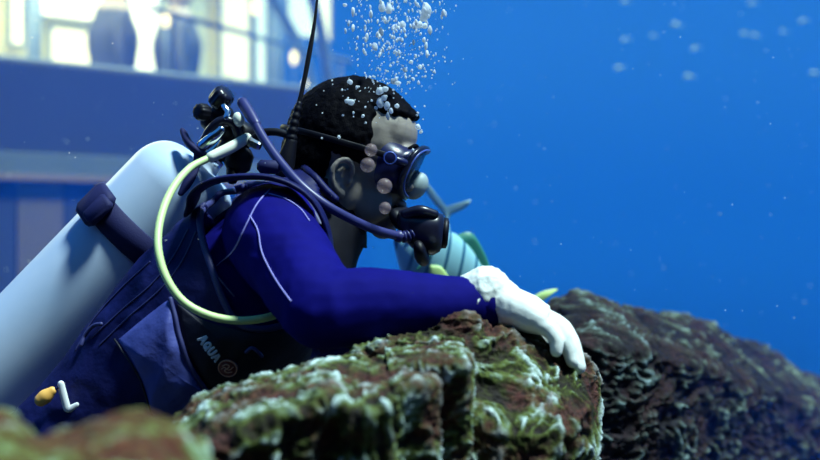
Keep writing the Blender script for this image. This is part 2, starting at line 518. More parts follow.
# visitors standing in the hall
def visitor(px, v, height, topm, legm, label, turn=0.0, wide=1.0):
    u, _ = hall_px(px, 40, v)
    base = H(u, v, HF)
    root = empty('person', base, label, 'person', None)
    h = height/1.72
    def q(x, y, z):
        c, s_ = math.cos(turn), math.sin(turn)
        return base + U*(x*c - y*s_)*h*wide + V*(x*s_ + y*c)*h + Vector((0, 0, z*h))
    b = MB()
    for s_ in (-1, 1):
        b.tube([q(.09*s_, 0, .05), q(.09*s_, .01, .45), q(.085*s_, 0, .85)], [.045*h, .06*h, .085*h], 10, n=8)
        b.tube([q(.09*s_, -.02, .035), q(.10*s_, -.13, .03)], .04*h, 8)
        b.tube([q(.19*s_, 0, 1.38), q(.23*s_, .02, 1.12), q(.22*s_, -.08, .88)], [.05*h, .042*h, .034*h], 8, n=8)
        b.ell(q(.22*s_, -.10, .82), (.035*h, .04*h, .05*h))
    b.tube([q(0, 0, .85), q(0, 0, 1.05), q(0, 0, 1.28), q(0, 0, 1.42)], [.15*h, .14*h, .165*h, .12*h], 14, n=10, flat=(.75, 1.05))
    b.tube([q(0, 0, 1.40), q(0, 0, 1.52)], .055*h, 10)
    b.ell(q(0, -.01, 1.61), (.078*h, .095*h, .115*h))
    b.ell(q(0, -.11, 1.59), (.015*h, .02*h, .02*h))
    me = remeshed(b, .018*h, 3)
    o = link_world('body', me, M['skin'], root)
    o.data.materials.append(topm); o.data.materials.append(legm); 
    zc = [p.center.z/h for p in o.data.polygons]
    o.data.polygons.foreach_set('material_index', [2 if z < .88 else (1 if z < 1.45 else 0) for z in zc])
    hb = MB().ell(q(0, .015, 1.65), (.086*h, .098*h, .10*h)); hb.build('hair', M['hair'], root)
M['shirt1'] = mat('slate_shirt', (0.05, 0.065, 0.09), .8, noise=(8, (.04, .05, .08), .3))
M['shirt2'] = mat('grey_shirt', (0.065, 0.08, 0.10), .8, noise=(8, (.05, .065, .09), .3))
M['trousers'] = mat('dark_trousers', (0.035, 0.045, 0.06), .8, noise=(8, (.03, .04, .055), .3))
visitor(113, 2.2, 1.75, M['shirt1'], M['trousers'], 'visitor in slate shirt standing between two lit hall panels', 1.45)
visitor(177, 2.0, 1.70, M['shirt2'], M['trousers'], 'visitor in grey shirt standing by the tall white panel', 1.3)
visitor(230, 2.3, 1.12, M['shirt1'], M['trousers'], 'child visitor in slate shirt before the tall yellow panel', .5)

# ================================================================== rocks
def rock_mat(name, cols, sc, red=.75, redc=((.022, .008, .008, 1), (.12, .035, .030, 1))):
    m = bpy.data.materials.new(name); m.use_nodes = True
    t = m.node_tree; b = t.nodes['Principled BSDF']
    b.inputs['Roughness'].default_value = .85
    b.inputs['Specular IOR Level'].default_value = .25
    tcn = t.nodes.new('ShaderNodeTexCoord')
    at = t.nodes.new('ShaderNodeAttribute'); at.attribute_name = 'relief_tone'
    def noise(scale, det=6, rough=.65):
        n = t.nodes.new('ShaderNodeTexNoise'); n.inputs['Scale'].default_value = scale
        n.inputs['Detail'].default_value = det; n.inputs['Roughness'].default_value = rough
        t.links.new(tcn.outputs['Object'], n.inputs['Vector']); return n
    n1 = noise(55*sc); n2 = noise(13*sc); n3 = noise(140*sc, 3)
    a1 = t.nodes.new('ShaderNodeMath'); a1.operation = 'MULTIPLY_ADD'; a1.inputs[1].default_value = .75
    t.links.new(n1.outputs['Fac'], a1.inputs[0]); t.links.new(at.outputs['Fac'], a1.inputs[2])
    r = t.nodes.new('ShaderNodeValToRGB'); e = r.color_ramp.elements
    while len(e) > 1: e.remove(e[-1])
    e[0].position = cols[0][0]; e[0].color = (*cols[0][1], 1)
    for p_, c_ in cols[1:]:
        q = e.new(p_); q.color = (*c_, 1)
    t.links.new(a1.outputs[0], r.inputs[0])
    r2 = t.nodes.new('ShaderNodeValToRGB'); r2.color_ramp.elements[0].position = .47; r2.color_ramp.elements[1].position = .57
    t.links.new(n2.outputs['Fac'], r2.inputs[0])
    mx = t.nodes.new('ShaderNodeMix'); mx.data_type = 'RGBA'
    mul = t.nodes.new('ShaderNodeMath'); mul.operation = 'MULTIPLY'; mul.inputs[1].default_value = red
    t.links.new(r2.outputs[0], mul.inputs[0]); t.links.new(mul.outputs[0], mx.inputs[0])
    t.links.new(r.outputs[0], mx.inputs[6])
    r3 = t.nodes.new('ShaderNodeValToRGB')
    r3.color_ramp.elements[0].position = .35; r3.color_ramp.elements[0].color = redc[0]
    r3.color_ramp.elements[1].position = .65; r3.color_ramp.elements[1].color = redc[1]
    t.links.new(n3.outputs['Fac'], r3.inputs[0]); t.links.new(r3.outputs[0], mx.inputs[7])
    t.links.new(mx.outputs[2], b.inputs['Base Color'])
    bn = t.nodes.new('ShaderNodeBump'); bn.inputs['Strength'].default_value = .8; bn.inputs['Distance'].default_value = .004/sc
    t.links.new(n3.outputs['Fac'], bn.inputs['Height']); t.links.new(bn.outputs[0], b.inputs['Normal'])
    return m
RC = [(0.15, (.008, .007, .012)), (.36, (.020, .016, .012)), (.49, (.038, .045, .010)), (.61, (.09, .12, .026)), (.74, (.18, .25, .18)), (.90, (.56, .70, .70))]
M['rock'] = rock_mat('encrusted_rock', RC, 1.0)
RN = [(0.15, (.03, .010, .006)), (.36, (.06, .025, .010)), (.50, (.09, .08, .018)), (.64, (.12, .16, .045)), (.78, (.20, .29, .16)), (.92, (.40, .54, .46))]
M['rocknear'] = rock_mat('mossy_rock', RN, .8, .85, ((.03, .008, .005, 1), (.13, .032, .02, 1)))
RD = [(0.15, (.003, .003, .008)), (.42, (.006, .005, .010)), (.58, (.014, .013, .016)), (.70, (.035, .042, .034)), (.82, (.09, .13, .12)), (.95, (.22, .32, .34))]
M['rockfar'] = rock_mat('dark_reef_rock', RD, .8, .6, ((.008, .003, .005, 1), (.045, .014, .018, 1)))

def rock(name, label, cols, mtl, nu=200, ntop=60, nface=70, face=.26, amp=(.022, .012, .004), freq=(7, 26, 80), seed=0, stretch=(1, 1, 1), backdrop=.30, drop=.10, smooth=5, over=.035):
    """cols: list of (crest px, py, Y, lip px, py, Y); a solid block standing on the tank floor"""
    cc = []
    for c in cols:
        a = P(*c[:3]); b = P(*c[3:])
        cc.append([*a, *b])
    cs = catmull(cc, nu)
    rows = []
    seg = (5, 14, ntop, nface, 6)
    for r_ in cs:
        a = Vector(r_[:3]); b = Vector(r_[3:])
        pr = [Vector((a.x, a.y+backdrop*1.15, 0.0)), Vector((a.x, a.y+backdrop, a.z-drop)), a, b, Vector((b.x, b.y+over, b.z-face)), Vector((b.x, b.y+over*1.3, 0.0))]
        line = []
        for (p0, p1, k_) in zip(pr[:-1], pr[1:], seg):
            line += [p0.lerp(p1, i/k_) for i in range(k_)]
        line.append(pr[-1])
        rows.append(line)
    G = np.array([[tuple(q) for q in l] for l in rows])           # nu x nv x 3
    for _ in range(smooth):
        G[:, 1:-1] = (G[:, :-2] + 2*G[:, 1:-1] + G[:, 2:])/4
    du = np.gradient(G, axis=0); dv = np.gradient(G, axis=1)
    Nn = np.cross(du, dv); Nn /= np.linalg.norm(Nn, axis=2, keepdims=True) + 1e-9
    if Nn[nu//2, 5+14+ntop//2, 2] < 0: Nn = -Nn
    p = G.reshape(-1, 3); st = np.array(stretch)
    q = p*st + seed*3.1
    warp = np.stack([fbm(q*12+5, 2, 3), fbm(q*12+9, 2, 4), fbm(q*12+13, 2, 5)], 1)*.035
    d1 = fbm(q*freq[0], 3, seed+1)
    d2 = fbm((q+warp)*freq[1], 3, seed+2, ridged=True)
    d3 = fbm((q+warp)*freq[2], 3, seed+3, ridged=True)
    d = amp[0]*d1 + amp[1]*d2 + amp[2]*d3
    nv = G.shape[1]
    G2 = p + Nn.reshape(-1, 3)*d[:, None]
    G2[:, 2] = np.maximum(G2[:, 2], 0.0)
    relief_tone = np.clip(.17 + .85*(d2*.7+d3*.45-.46) + .10*d1, 0, 1)  # tone follows the relief: pale growth on ridges, near black in hollows
    fs = []
    for i in range(nu-1):
        for j in range(nv-1):
            fs.append((i*nv+j, (i+1)*nv+j, (i+1)*nv+j+1, i*nv+j+1))
    # end caps and underside
    for i, rev in ((0, False), (nu-1, True)):
        fs.append(tuple(i*nv+j for j in (range(nv) if not rev else range(nv-1, -1, -1))))
    for i in range(nu-1):
        fs.append((i*nv, i*nv+nv-1, (i+1)*nv+nv-1, (i+1)*nv))
    me = bpy.data.meshes.new(name)
    org = base_of(G2)
    me.from_pydata((G2 - np.array(org)).tolist(), [], fs); me.update()
    at = me.attributes.new('relief_tone', 'FLOAT', 'POINT'); at.data.foreach_set('value', relief_tone.astype(np.float32))
    o = link(name, me, mtl, None, True, org, recalc=True)
    tag(o, label, 'rock')
    return o

# nearest rock, out of focus
rock('rock', 'blurred mossy green and rust boulder below the orange toggle',
     [(-90, 440, .84, -80, 500, .74), (-30, 415, .85, -30, 480, .74), (12, 412, .85, 10, 480, .73), (35, 428, .85, 34, 485, .73), (62, 426, .85, 60, 480, .73), (100, 414, .85, 98, 480, .73),
      (140, 410, .86, 140, 480, .74), (172, 418, .87, 175, 490, .76), (200, 445, .88, 205, 520, .79), (215, 500, .90, 220, 560, .83)],
     M['rocknear'], nu=110, ntop=40, nface=24, amp=(.014, .006, .002), freq=(11, 34, 80), seed=3, backdrop=.12, drop=.10)
# ledge rock with the pale lip
rock('rock', 'pale lichened ledge rock with a rippled lip under the vest badge',
     [(120, 470, 1.30, 130, 530, 1.16), (160, 428, 1.30, 165, 470, 1.12), (195, 400, 1.31, 205, 448, 1.10), (240, 385, 1.32, 250, 428, 1.10), (290, 372, 1.33, 300, 410, 1.11),
      (325, 364, 1.33, 328, 398, 1.12), (355, 360, 1.34, 356, 414, 1.11), (385, 362, 1.34, 386, 406, 1.12), (398, 366, 1.35, 400, 388, 1.16), (422, 366, 1.36, 430, 384, 1.18), (435, 368, 1.37, 434, 388, 1.22), (437, 374, 1.40, 434, 384, 1.33)],
     M['rock'], nu=300, ntop=70, nface=80, face=.16, amp=(.009, .010, .0045), freq=(9, 30, 85), seed=5, backdrop=.06, drop=.10, smooth=3, over=.05)
# small square block
rock('rock', 'small square blue-faced block wedged between ledge rock and boulder',
     [(385, 352, 1.36, 390, 372, 1.25), (420, 346, 1.36, 425, 362, 1.25), (450, 344, 1.37, 452, 362, 1.25), (465, 349, 1.38, 467, 367, 1.26), (470, 361, 1.39, 469, 372, 1.32), (470, 366, 1.42, 469, 372, 1.40)],
     M['rock'], nu=120, ntop=40, nface=60, face=.14, amp=(.007, .008, .0035), freq=(10, 34, 85), seed=8, backdrop=.06, drop=.10, smooth=3, over=.05)
# boulder the hand rests on
rock('rock', 'rounded mossy boulder beneath the white gloved hand',
     [(318, 366, 1.40, 330, 410, 1.36), (345, 350, 1.39, 350, 400, 1.34), (380, 342, 1.39, 385, 395, 1.33), (425, 328, 1.40, 425, 390, 1.32), (452, 314, 1.41, 452, 400, 1.32), (478, 322, 1.42, 478, 420, 1.31), (508, 336, 1.44, 508, 432, 1.30), (540, 348, 1.47, 540, 436, 1.30),
      (566, 356, 1.50, 566, 430, 1.32), (582, 366, 1.53, 584, 410, 1.38), (590, 378, 1.57, 590, 396, 1.48), (591, 384, 1.62, 591, 390, 1.57)],
     M['rock'], nu=320, ntop=130, nface=40, face=.14, amp=(.015, .013, .0055), freq=(8, 24, 75), seed=11, backdrop=.14, drop=.10, over=.02)
# reef fading away to the right
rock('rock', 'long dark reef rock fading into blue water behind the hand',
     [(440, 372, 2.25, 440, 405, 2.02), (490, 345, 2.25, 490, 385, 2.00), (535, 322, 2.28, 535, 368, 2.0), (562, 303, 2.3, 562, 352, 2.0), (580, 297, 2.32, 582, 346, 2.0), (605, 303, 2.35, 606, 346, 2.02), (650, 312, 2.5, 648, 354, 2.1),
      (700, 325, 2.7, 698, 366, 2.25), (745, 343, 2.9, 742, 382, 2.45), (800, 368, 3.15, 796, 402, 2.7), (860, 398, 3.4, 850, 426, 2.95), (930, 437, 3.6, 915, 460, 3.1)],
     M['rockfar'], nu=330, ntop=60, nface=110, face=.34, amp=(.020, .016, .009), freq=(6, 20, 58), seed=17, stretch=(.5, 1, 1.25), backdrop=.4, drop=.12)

# ================================================================== the diver
YD = 1.75
HIP = Vector((-.525, YD, ZC - .39))
ct, st_ = .695, .719
def T(s, y, n):
    """torso frame: s along the spine from hips to neck, y sideways (minus = toward the camera), n toward the back"""
    return Vector((HIP.x + s*ct - n*st_, YD + y, HIP.z + s*st_ + n*ct))
def Tinv(v):
    a, c = v.x - HIP.x, v.z - HIP.z
    return (a*ct + c*st_, v.y - YD, -a*st_ + c*ct)

HC = P(354, 140, YD)
PITCH = math.radians(13); YAW = math.radians(-1)
HR = Matrix.Rotation(YAW, 3, 'Z') @ Matrix.Rotation(PITCH, 3, 'Y')
def HP(x, y, z): return HC + HR @ Vector((x, y, z))

person = empty('person', T(-.02, 0, 0) - Vector((0, 0, .1)), 'scuba diver in blue wetsuit leaning on the rock, looking right', 'person')

SH = P(270, 233, 1.575); EL = P(322, 310, 1.44); WR = P(489, 305, 1.475)
SHF = Vector((SH.x+.01, 2*YD - SH.y, SH.z)); ELF = P(325, 335, 1.98); WRF = P(400, 325, 1.78)

def torso_ring(s, w, nd, nv, K=32, bulge=0.0, pw=.85):
    ring = []
    for k in range(K):
        a = 2*math.pi*k/K
        cy, sn = math.cos(a), math.sin(a)
        y = w*math.copysign(abs(cy)**pw, cy)
        n = (nd if sn > 0 else nv)*math.copysign(abs(sn)**pw, sn)
        if bulge and sn > 0: n += bulge*math.exp(-((abs(y)-.135)/.045)**2)
        ring.append(T(s, y, n))
    return ring
TORSO = [(-.10, .165, .115, .12), (-.02, .165, .11, .115), (.10, .15, .095, .105), (.22, .158, .10, .115), (.34, .175, .11, .125), (.44, .182, .112, .12), (.50, .165, .10, .10), (.55, .12, .085, .075), (.585, .08, .065, .06)]
def body_shapes(mb, g, head=True, hands=True):
    """all shapes of the body grown by g metres"""
    tr = catmull(TORSO, 16)
    mb.rings([torso_ring(r[0] + (g if i == 15 else 0), r[1]+g, r[2]+g, r[3]+g) for i, r in enumerate(tr)])
    # near (right) arm and far (left) arm
    mb.tube([T(.50, -.10, .03), SH, SH.lerp(EL, .5), EL], [.066+g, .062+g, .054+g, .046+g], 16, n=14)
    f_ = EL.lerp(WR, .3)
    mb.tube([EL, f_ + Vector((0, 0, .004)), EL.lerp(WR, .7), WR], [.046+g, .044+g, .036+g, .030+g], 16, n=14)
    mb.tube([T(.50, .10, .03), SHF, SHF.lerp(ELF, .5), ELF], [.07+g, .064+g, .052+g, .044+g], 16, n=14)
    mb.tube([ELF, ELF.lerp(WRF, .3), WRF], [.045+g, .046+g, .030+g], 16, n=12)
    # legs: kneeling behind the rock
    for sgn in (-1, 1):
        h = T(-.08, .085*sgn, 0); k_ = h + Vector((.30, .03*sgn, -.30)); a_ = k_ + Vector((-.36, 0, -.16))
        mb.tube([h, h.lerp(k_, .5), k_], [.095+g, .08+g, .06+g], 14, n=10)
        mb.tube([k_, k_.lerp(a_, .35), a_], [.06+g, .058+g, .038+g], 14, n=10)
        if head: mb.tube([a_, a_ + Vector((-.16, 0, -.03))], [.04, .028], 12)
    return mb
def hand_shapes(mb, g):
    # right hand laid over the boulder, seen from the little-finger side; wrist -> knuckles
    pal = [(478, 297, 1.478, .030, .026), (494, 301, 1.476, .031, .025), (512, 307, 1.470, .040, .024), (530, 314, 1.468, .046, .022), (545, 320, 1.466, .044, .017)]
    rings = []
    for i, (x, y, Y, hw, hh) in enumerate(pal):
        c = P(x, y, Y); d = (P(*pal[min(i+1, 4)][:3]) - P(*pal[max(i-1, 0)][:3])).normalized()
        lat = Vector((0, 1, .12)); lat = (lat - d*lat.dot(d)).normalized(); nn = d.cross(lat)
        rings.append([c + lat*math.copysign(abs(math.cos(a))**.75, math.cos(a))*(hw+g) + nn*math.copysign(abs(math.sin(a))**.85, math.sin(a))*(hh+g) for a in [2*math.pi*k/20 for k in range(20)]])
    mb.rings(rings)
    fingers = [[(536, 322, 1.432), (549, 330, 1.428), (556, 341, 1.424), (556, 351, 1.422)],
               [(540, 318, 1.452), (557, 327, 1.447), (567, 344, 1.440), (572, 361, 1.434)],
               [(541, 316, 1.473), (561, 326, 1.467), (573, 346, 1.458), (579, 367, 1.448)],
               [(540, 316, 1.494), (560, 326, 1.490), (572, 345, 1.482), (577, 363, 1.474)]]
    for f_, r0 in zip(fingers, (.0084, .0092, .0096, .0092)):
        mb.tube([P(*q) for q in f_], [r0+g+.001, r0+g+.0008, r0+g-.0004, r0+g-.0022], 12, n=14)
    mb.tube([P(500, 306, 1.500), P(517, 320, 1.520), P(532, 331, 1.524), P(545, 340, 1.520)], [.016+g, .013+g, .011+g, .009+g], 12, n=12)
    return mb

# --- body: one continuous mesh
b = MB()
body_shapes(b, 0.0)
hand_shapes(b, -.001)
far = WRF                                           # far hand, resting behind the near arm
b.ell(far + Vector((.045, -.01, -.005)), (.05, .042, .018))
for i, dy in enumerate((-.045, -.022, 0.0, .022)):
    b.tube([far + Vector((.08, dy, -.004)), far + Vector((.12, dy*1.1, -.012)), far + Vector((.145 - abs(dy)*.2, dy*1.1, -.03))], [.010, .009, .008], 10, n=8)
b.tube([far + Vector((.02, -.04, -.01)), far + Vector((.06, -.075, -.02)), far + Vector((.085, -.08, -.03))], [.013, .011, .009], 10, n=8)
def hell(c, r): b.ell(HP(*c), r, HR)
hell((0, 0, 0), (.100, .076, .092)); hell((-.035, 0, -.035), (.066, .066, .062)); hell((.042, 0, -.048), (.056, .058, .075))
hell((.048, 0, .022), (.050, .062, .050)); hell((.032, 0, -.098), (.056, .050, .040)); hell((.076, 0, -.124), (.022, .026, .020))
for sgn in (-1, 1):
    hell((.000, .050*sgn, -.082), (.036, .018, .040)); hell((.056, .044*sgn, -.045), (.030, .022, .022)); hell((.05, .04*sgn, -.09), (.034, .018, .034))
    hell((.102, .013*sgn, -.054), (.010, .008, .008))
    # ear: helix ring, anti-helix, lobe, bowl
    ex, ez = .003, -.064
    def er(x_, y_, z_): return HP(ex + x_*.85, y_*sgn, ez + z_*.85)
    b.tube([er(.012, .068, -.004), er(.014, .078, .016), er(.004, .085, .031), er(-.012, .089, .026), er(-.020, .091, .008), er(-.014, .087, -.014), er(-.002, .080, -.027)], [.004, .0045, .005, .005, .005, .0045, .005], 8, n=26)
    b.tube([er(-.004, .077, .016), er(-.011, .080, .004), er(-.004, .078, -.014)], .0038, 8, n=12)
    b.ell(er(.002, .076, -.029), (.008, .005, .009), HR)
    b.ell(er(-.002, .069, 0), (.013, .006, .023), HR)
    b.ell(er(.013, .073, -.006), (.004, .005, .006), HR)
hell((.083, 0, .000), (.020, .050, .014))
b.tube([HP(.096, 0, -.008), HP(.104, 0, -.030), HP(.110, 0, -.050)], [.009, .010, .012], 12, n=10)
hell((.093, 0, -.082), (.013, .025, .007)); hell((.091, 0, -.093), (.013, .022, .008))
b.tube([HP(-.025, 0, -.055), T(.60, 0, .035), T(.54, 0, .02)], [.058, .057, .066], 18, n=12)
me = remeshed(b, .003, 3)
body_bvh_mesh = me.copy()
body = link_world('body', me, M['skin'], person)

# --- wetsuit
b = MB(); body_shapes(b, .006, head=False)
wet_me = remeshed(b, .005, 6)
a = coords(wet_me); nn = normals(wet_me)
wr = fbm(a*np.array([16, 16, 16]), 3, 4, ridged=True)
# creases at the elbow and the shoulder
de = np.exp(-(np.linalg.norm(a - np.array(EL.lerp(SH, .15)), axis=1)/.10)**2) + .6*np.exp(-(np.linalg.norm(a - np.array(SH), axis=1)/.12)**2)
setco(wet_me, a + nn*(wr*(.0012 + .0035*de))[:, None])
wet_bvh = bvh_of(wet_me)
wet = link_world('wetsuit', wet_me, M['wetsuit'], person)
wet.data.materials.append(M['collar'])            # black chest yoke below the collar
mi = []
for p_ in wet.data.polygons:
    s_, y_, n_ = Tinv(p_.center + wloc(person))
    mi.append(1 if (s_ > .43 and abs(y_) < .125 and n_ < .03) else 0)
wet.data.polygons.foreach_set('material_index', mi)

def hit(bvh, px, py):
    d = (P(px, py, 1.0) - CAM).normalized()
    loc, nrm, _, _ = bvh.ray_cast(CAM, d)
    if loc is None: return None, None
    if nrm.dot(d) > 0: nrm = -nrm
    return loc, nrm
def seam(bvh, pts, r, name, m, parent, lift=.0008, n=40):
    path = []
    for q in catmull(pts, n):
        l, nr = hit(bvh, *q)
        if l is not None: path.append(l + nr*lift)
    if len(path) > 2:
        # smooth depth jumps
        arr = np.array([tuple(q) for q in path])
        for _ in range(3): arr[1:-1] = (arr[:-2] + 2*arr[1:-1] + arr[2:])/4
        MB().tube([Vector(q) for q in arr], r, 8).build(name, m, parent)
seam(wet_bvh, [(271, 189), (258, 203), (246, 226), (234, 250), (217, 266)], .0011, 'seam', M['seam'], wet)
seam(wet_bvh, [(269, 194), (285, 199), (300, 209), (309, 221)], .0011, 'seam', M['seam'], wet)
seam(wet_bvh, [(250, 216), (258, 230), (262, 252), (275, 278), (291, 301)], .0011, 'seam', M['seam'], wet)
# sleeve cuff edge
dW = (WR - EL).normalized()
MB().tube([WR + dW*(-.02), WR + dW*.002, WR + dW*.012], [.0372, .0368, .0362], 20, round_ends=False).build('sleeve_cuff', M['wetsuit'], wet)
# collar around the neck
c0 = T(.535, 0, .0); c1 = T(.60, 0, .035); c2 = c1.lerp(HP(-.025, 0, -.055), .42)
MB().tube([c0, c1, c2], [.088, .067, .0635], 32, n=12, round_ends=False).build('collar', M['collar'], person)

# --- glove (right hand)
b = MB(); hand_shapes(b, .0022)
cuff0 = P(470, 297, 1.479)
b.tube([P(476, 298, 1.478), P(486, 296, 1.477), P(500, 302, 1.474)], [.036, .040, .032], 18, n=8)
gm = remeshed(b, .0022, 3)
a = coords(gm); nn = normals(gm)
cw = np.exp(-((a[:, 0] - P(486, 290, 1.477).x)/.022)**2)
setco(gm, a + nn*((fbm(a*60, 2, 9)*.0012) + cw*fbm(a*70, 2, 12, ridged=True)*.003)[:, None])
glove = link_world('glove', gm, M['glove'], person)
# ruffled cuff rim that stands up behind the sleeve end
mb = MB(); ring = []
ax = (P(500, 304, 1.474) - P(470, 296, 1.478)).normalized()
u_ = ax.orthogonal().normalized(); w_ = ax.cross(u_)
cp = P(481, 299, 1.478)
for k in range(48):
    aa = 2*math.pi*k/48
    rad = .0385 + .0022*math.sin(5*aa+1) + .0016*math.sin(11*aa)
    ring.append(cp + (u_*math.cos(aa) + w_*math.sin(aa))*rad + ax*(.003*math.sin(7*aa)))
mb.tube(ring, .0036, 8, closed=True).build('glove_cuff', M['glove'], glove)

# --- hair
hb = MB()
hb.ell(HC, (.1035, .0795, .0955), HR, 72, 54)
hb.ell(HP(-.035, 0, -.035), (.070, .070, .066), HR, 60, 44)
hb.ell(HP(.044, 0, .024), (.0535, .0655, .0535), HR, 60, 44)
hb.tube([HP(-.045, 0, -.07), HP(-.062, 0, -.115)], [.055, .05], 18, n=6)
hm = remeshed(hb, .0028, 3)
a = coords(hm); nn = normals(hm)
R3 = np.array(HR); loc = (a - np.array(HC)) @ R3
x, z = loc[:, 0], loc[:, 2]
jit = fbm(loc*70, 2, 21)*.006
ss = lambda e0, e1, v: np.clip((v-e0)/(e1-e0), 0, 1)**2*(3-2*np.clip((v-e0)/(e1-e0), 0, 1))
m1 = ss(.046, .058, z + jit - .0*x)
m2 = (1-ss(.026, .040, x + jit + .15*np.clip(z, 0, 1)))*ss(-.040, -.024, z + jit + .25*x)
m3 = (1-ss(-.032, -.020, x + jit))*ss(-.135, -.115, z)
mask = np.maximum(np.maximum(m1, m2), m3)
curl = fbm(loc*170, 2, 31, ridged=True)*.0016 + fbm(loc*45, 2, 33)*.0022
setco(hm, a + nn*(mask*(.0045+curl) - (1-mask)*.009)[:, None])
link_world('hair', hm, M['hair'], person)
# eyes and eyebrow
for sgn in (-1, 1):
    e_ = MB().ell(HP(.083, .032*sgn, -.024), (.012, .013, .012), HR).build('eye', M['eye'], person)
    MB().ell(HP(.0935, .032*sgn, -.024), (.003, .006, .006), HR).build('iris', M['black'], e_)
    MB().tube([HP(.090, .050*sgn, .004), HP(.099, .034*sgn, .010), HP(.103, .014*sgn, .006)], [.002, .0038, .003], 8, n=10).build('eyebrow', M['hair'], person)

# ================================================================== scuba tank
tank = empty('scuba_tank', T(-.16, 0, .20), 'pale silver scuba cylinder strapped to the diver\'s back', 'scuba tank')
R_ = .090
axT = (T(1, 0, 0) - T(0, 0, 0)).normalized(); axN = (T(0, 0, 1) - T(0, 0, 0)).normalized()
prof = [(.0, -.16), (.06, -.158), (.082, -.148), (R_, -.13), (R_, .0), (R_, .2), (R_, .43)]
for k in range(1, 13):
    aa = math.pi/2*k/12
    prof.append((.024 + (R_-.024)*math.cos(aa)**.75, .43 + .062*math.sin(aa)))
prof += [(.022, .50), (.021, .512)]
MB().lathe([(r, h) for r, h in prof], T(0, 0, .20), axT, 64).build('cylinder', M['tank'], tank)
# cam band with buckle
bd = MB().lathe([(R_+.0005, .318), (R_+.004, .319), (R_+.004, .363), (R_+.0005, .364)], T(0, 0, .20), axT, 64).build('cam_band', M['band'], tank)
a0 = math.radians(205)
def tk(s, ang, r):   # on the cylinder: ang 0 = away from camera, 90 = outward from the back
    return T(s, r*math.cos(ang), .20 + r*math.sin(ang))
for (an, sz, dr) in ((math.radians(140), (.060, .052, .020), .010), (math.radians(152), (.046, .030, .014), .020)):
    c = tk(.341, an, R_+dr)
    rad = (c - T(.341, 0, .20)).normalized(); tang = axT.cross(rad)
    MB().box(c, sz, Matrix((axT, tang, rad)).transposed(), .3).build('buckle', M['band'], bd)
# valve on top
vl = MB()
vl.lathe([(.022, .505), (.022, .515), (.017, .518), (.017, .545), (.020, .55), (.020, .575), (.012, .58)], T(0, 0, .20), axT, 20)
valve = vl.build('valve', M['chrome'], tank)
# handwheel pointing outwards (away from the diver) and toward the camera
kn0 = T(.555, -.012, .21); kax = (axN*.75 + Vector((0, -.55, 0)) - axT*.05).normalized()
MB().lathe([(.009, 0), (.009, .022)], kn0, kax, 16).build('valve_stem', M['chrome'], valve)
def knob(c, ax, r, h, name, m, parent, ribs=10):
    ax = Vector(ax).normalized(); u = ax.orthogonal().normalized(); w = ax.cross(u); rings = []
    for rr, hh in ((.55, 0), (.95, .06), (1, .25), (1, .75), (.9, .93), (.5, 1)):
        ring = []
        for k in range(40):
            a_ = 2*math.pi*k/40
            q = rr*r*(1 + .06*math.cos(ribs*a_))
            ring.append(Vector(c) + ax*hh*h + (u*math.cos(a_) + w*math.sin(a_))*q)
        rings.append(ring)
    return MB().rings(rings).build(name, m, parent)
knob(P(216, 105, 1.69), Vector((.35, -.25, .35)), .016, .030, 'valve_knob', M['blackgloss'], tank)
knob(P(207, 113, 1.675), Vector((-.6, -.75, .05)), .0125, .020, 'valve_knob', M['black'], tank)
vc = P(221, 116, 1.695)
MB().ell(vc, (.021, .018, .019)).ell(P(213, 122, 1.70), (.020, .016, .016)).build('valve_body', M['black'], valve)
MB().tube([P(224, 106, 1.67), P(228, 112, 1.665), P(226, 118, 1.662)], .0050, 10).build('valve_pin', M['chrome'], valve)
# black retaining strap around the shoulder of the cylinder
lp = [tk(.45 + .012*math.sin(an*2), an, R_*.86 + .006) for an in [math.radians(q) for q in range(60, 241, 12)]]
MB().tube([P(184, 133, 1.685), P(188, 142, 1.672), P(197, 151, 1.665), P(206, 156, 1.665), P(212, 160, 1.67)], [.009, .011, .011, .009, .006], 10, n=16, flat=(1.0, .55)).build('neck_strap', M['band'], tank)
MB().tube([P(197, 152, 1.664), P(196, 166, 1.655), P(188, 182, 1.645), P(181, 193, 1.64)], [.005, .006, .008, .005], 8, n=14, flat=(.4, 1)).build('strap_tail', M['band'], tank)

# ================================================================== regulator
reg = empty('regulator', P(236, 165, 1.70), 'black breathing regulator with indigo hose running to the mouthpiece', 'regulator')
fs = MB()
fs.lathe([(.010, -.035), (.020, -.033), (.022, -.015), (.022, .02), (.018, .03), (.010, .034)], P(236, 142, 1.70), (axT + Vector((0, -.25, .3))), 24)
fs.box(P(239, 160, 1.69), (.040, .034, .042), Matrix.Rotation(.3, 3, 'Y'), .3)
fs.ell(P(228, 132, 1.69), (.018, .016, .016))
first = fs.build('first_stage', M['black'], reg)
# yoke frame clamping the valve
MB().tube([P(205, 140, 1.675), P(212, 128, 1.668), P(224, 120, 1.665), P(234, 124, 1.67), P(238, 134, 1.675)], .0075, 10, n=18).build('yoke', M['blackgloss'], reg)
MB().tube([P(203, 146, 1.665), P(214, 137, 1.655), P(221, 130, 1.655)], [.010, .009, .007], 12, n=10).build('yoke_neck', M['chrome'], reg)
MB().ell(P(238.5, 119.5, 1.665), (.0085, .0085, .0115), Matrix.Rotation(-.25, 3, 'Y')).build('swivel_ball', M['cream'], reg)
MB().lathe([(.008, 0), (.008, .016), (.0065, .02)], P(249, 141, 1.672), Vector((.8, -.1, -.35)), 6).build('hose_nut', M['chrome'], reg, smooth=False)
MB().lathe([(.009, 0), (.009, .018), (.007, .022)], P(232, 170, 1.685), Vector((.1, -.5, -.8)), 14).build('port_plug', M['black'], reg)
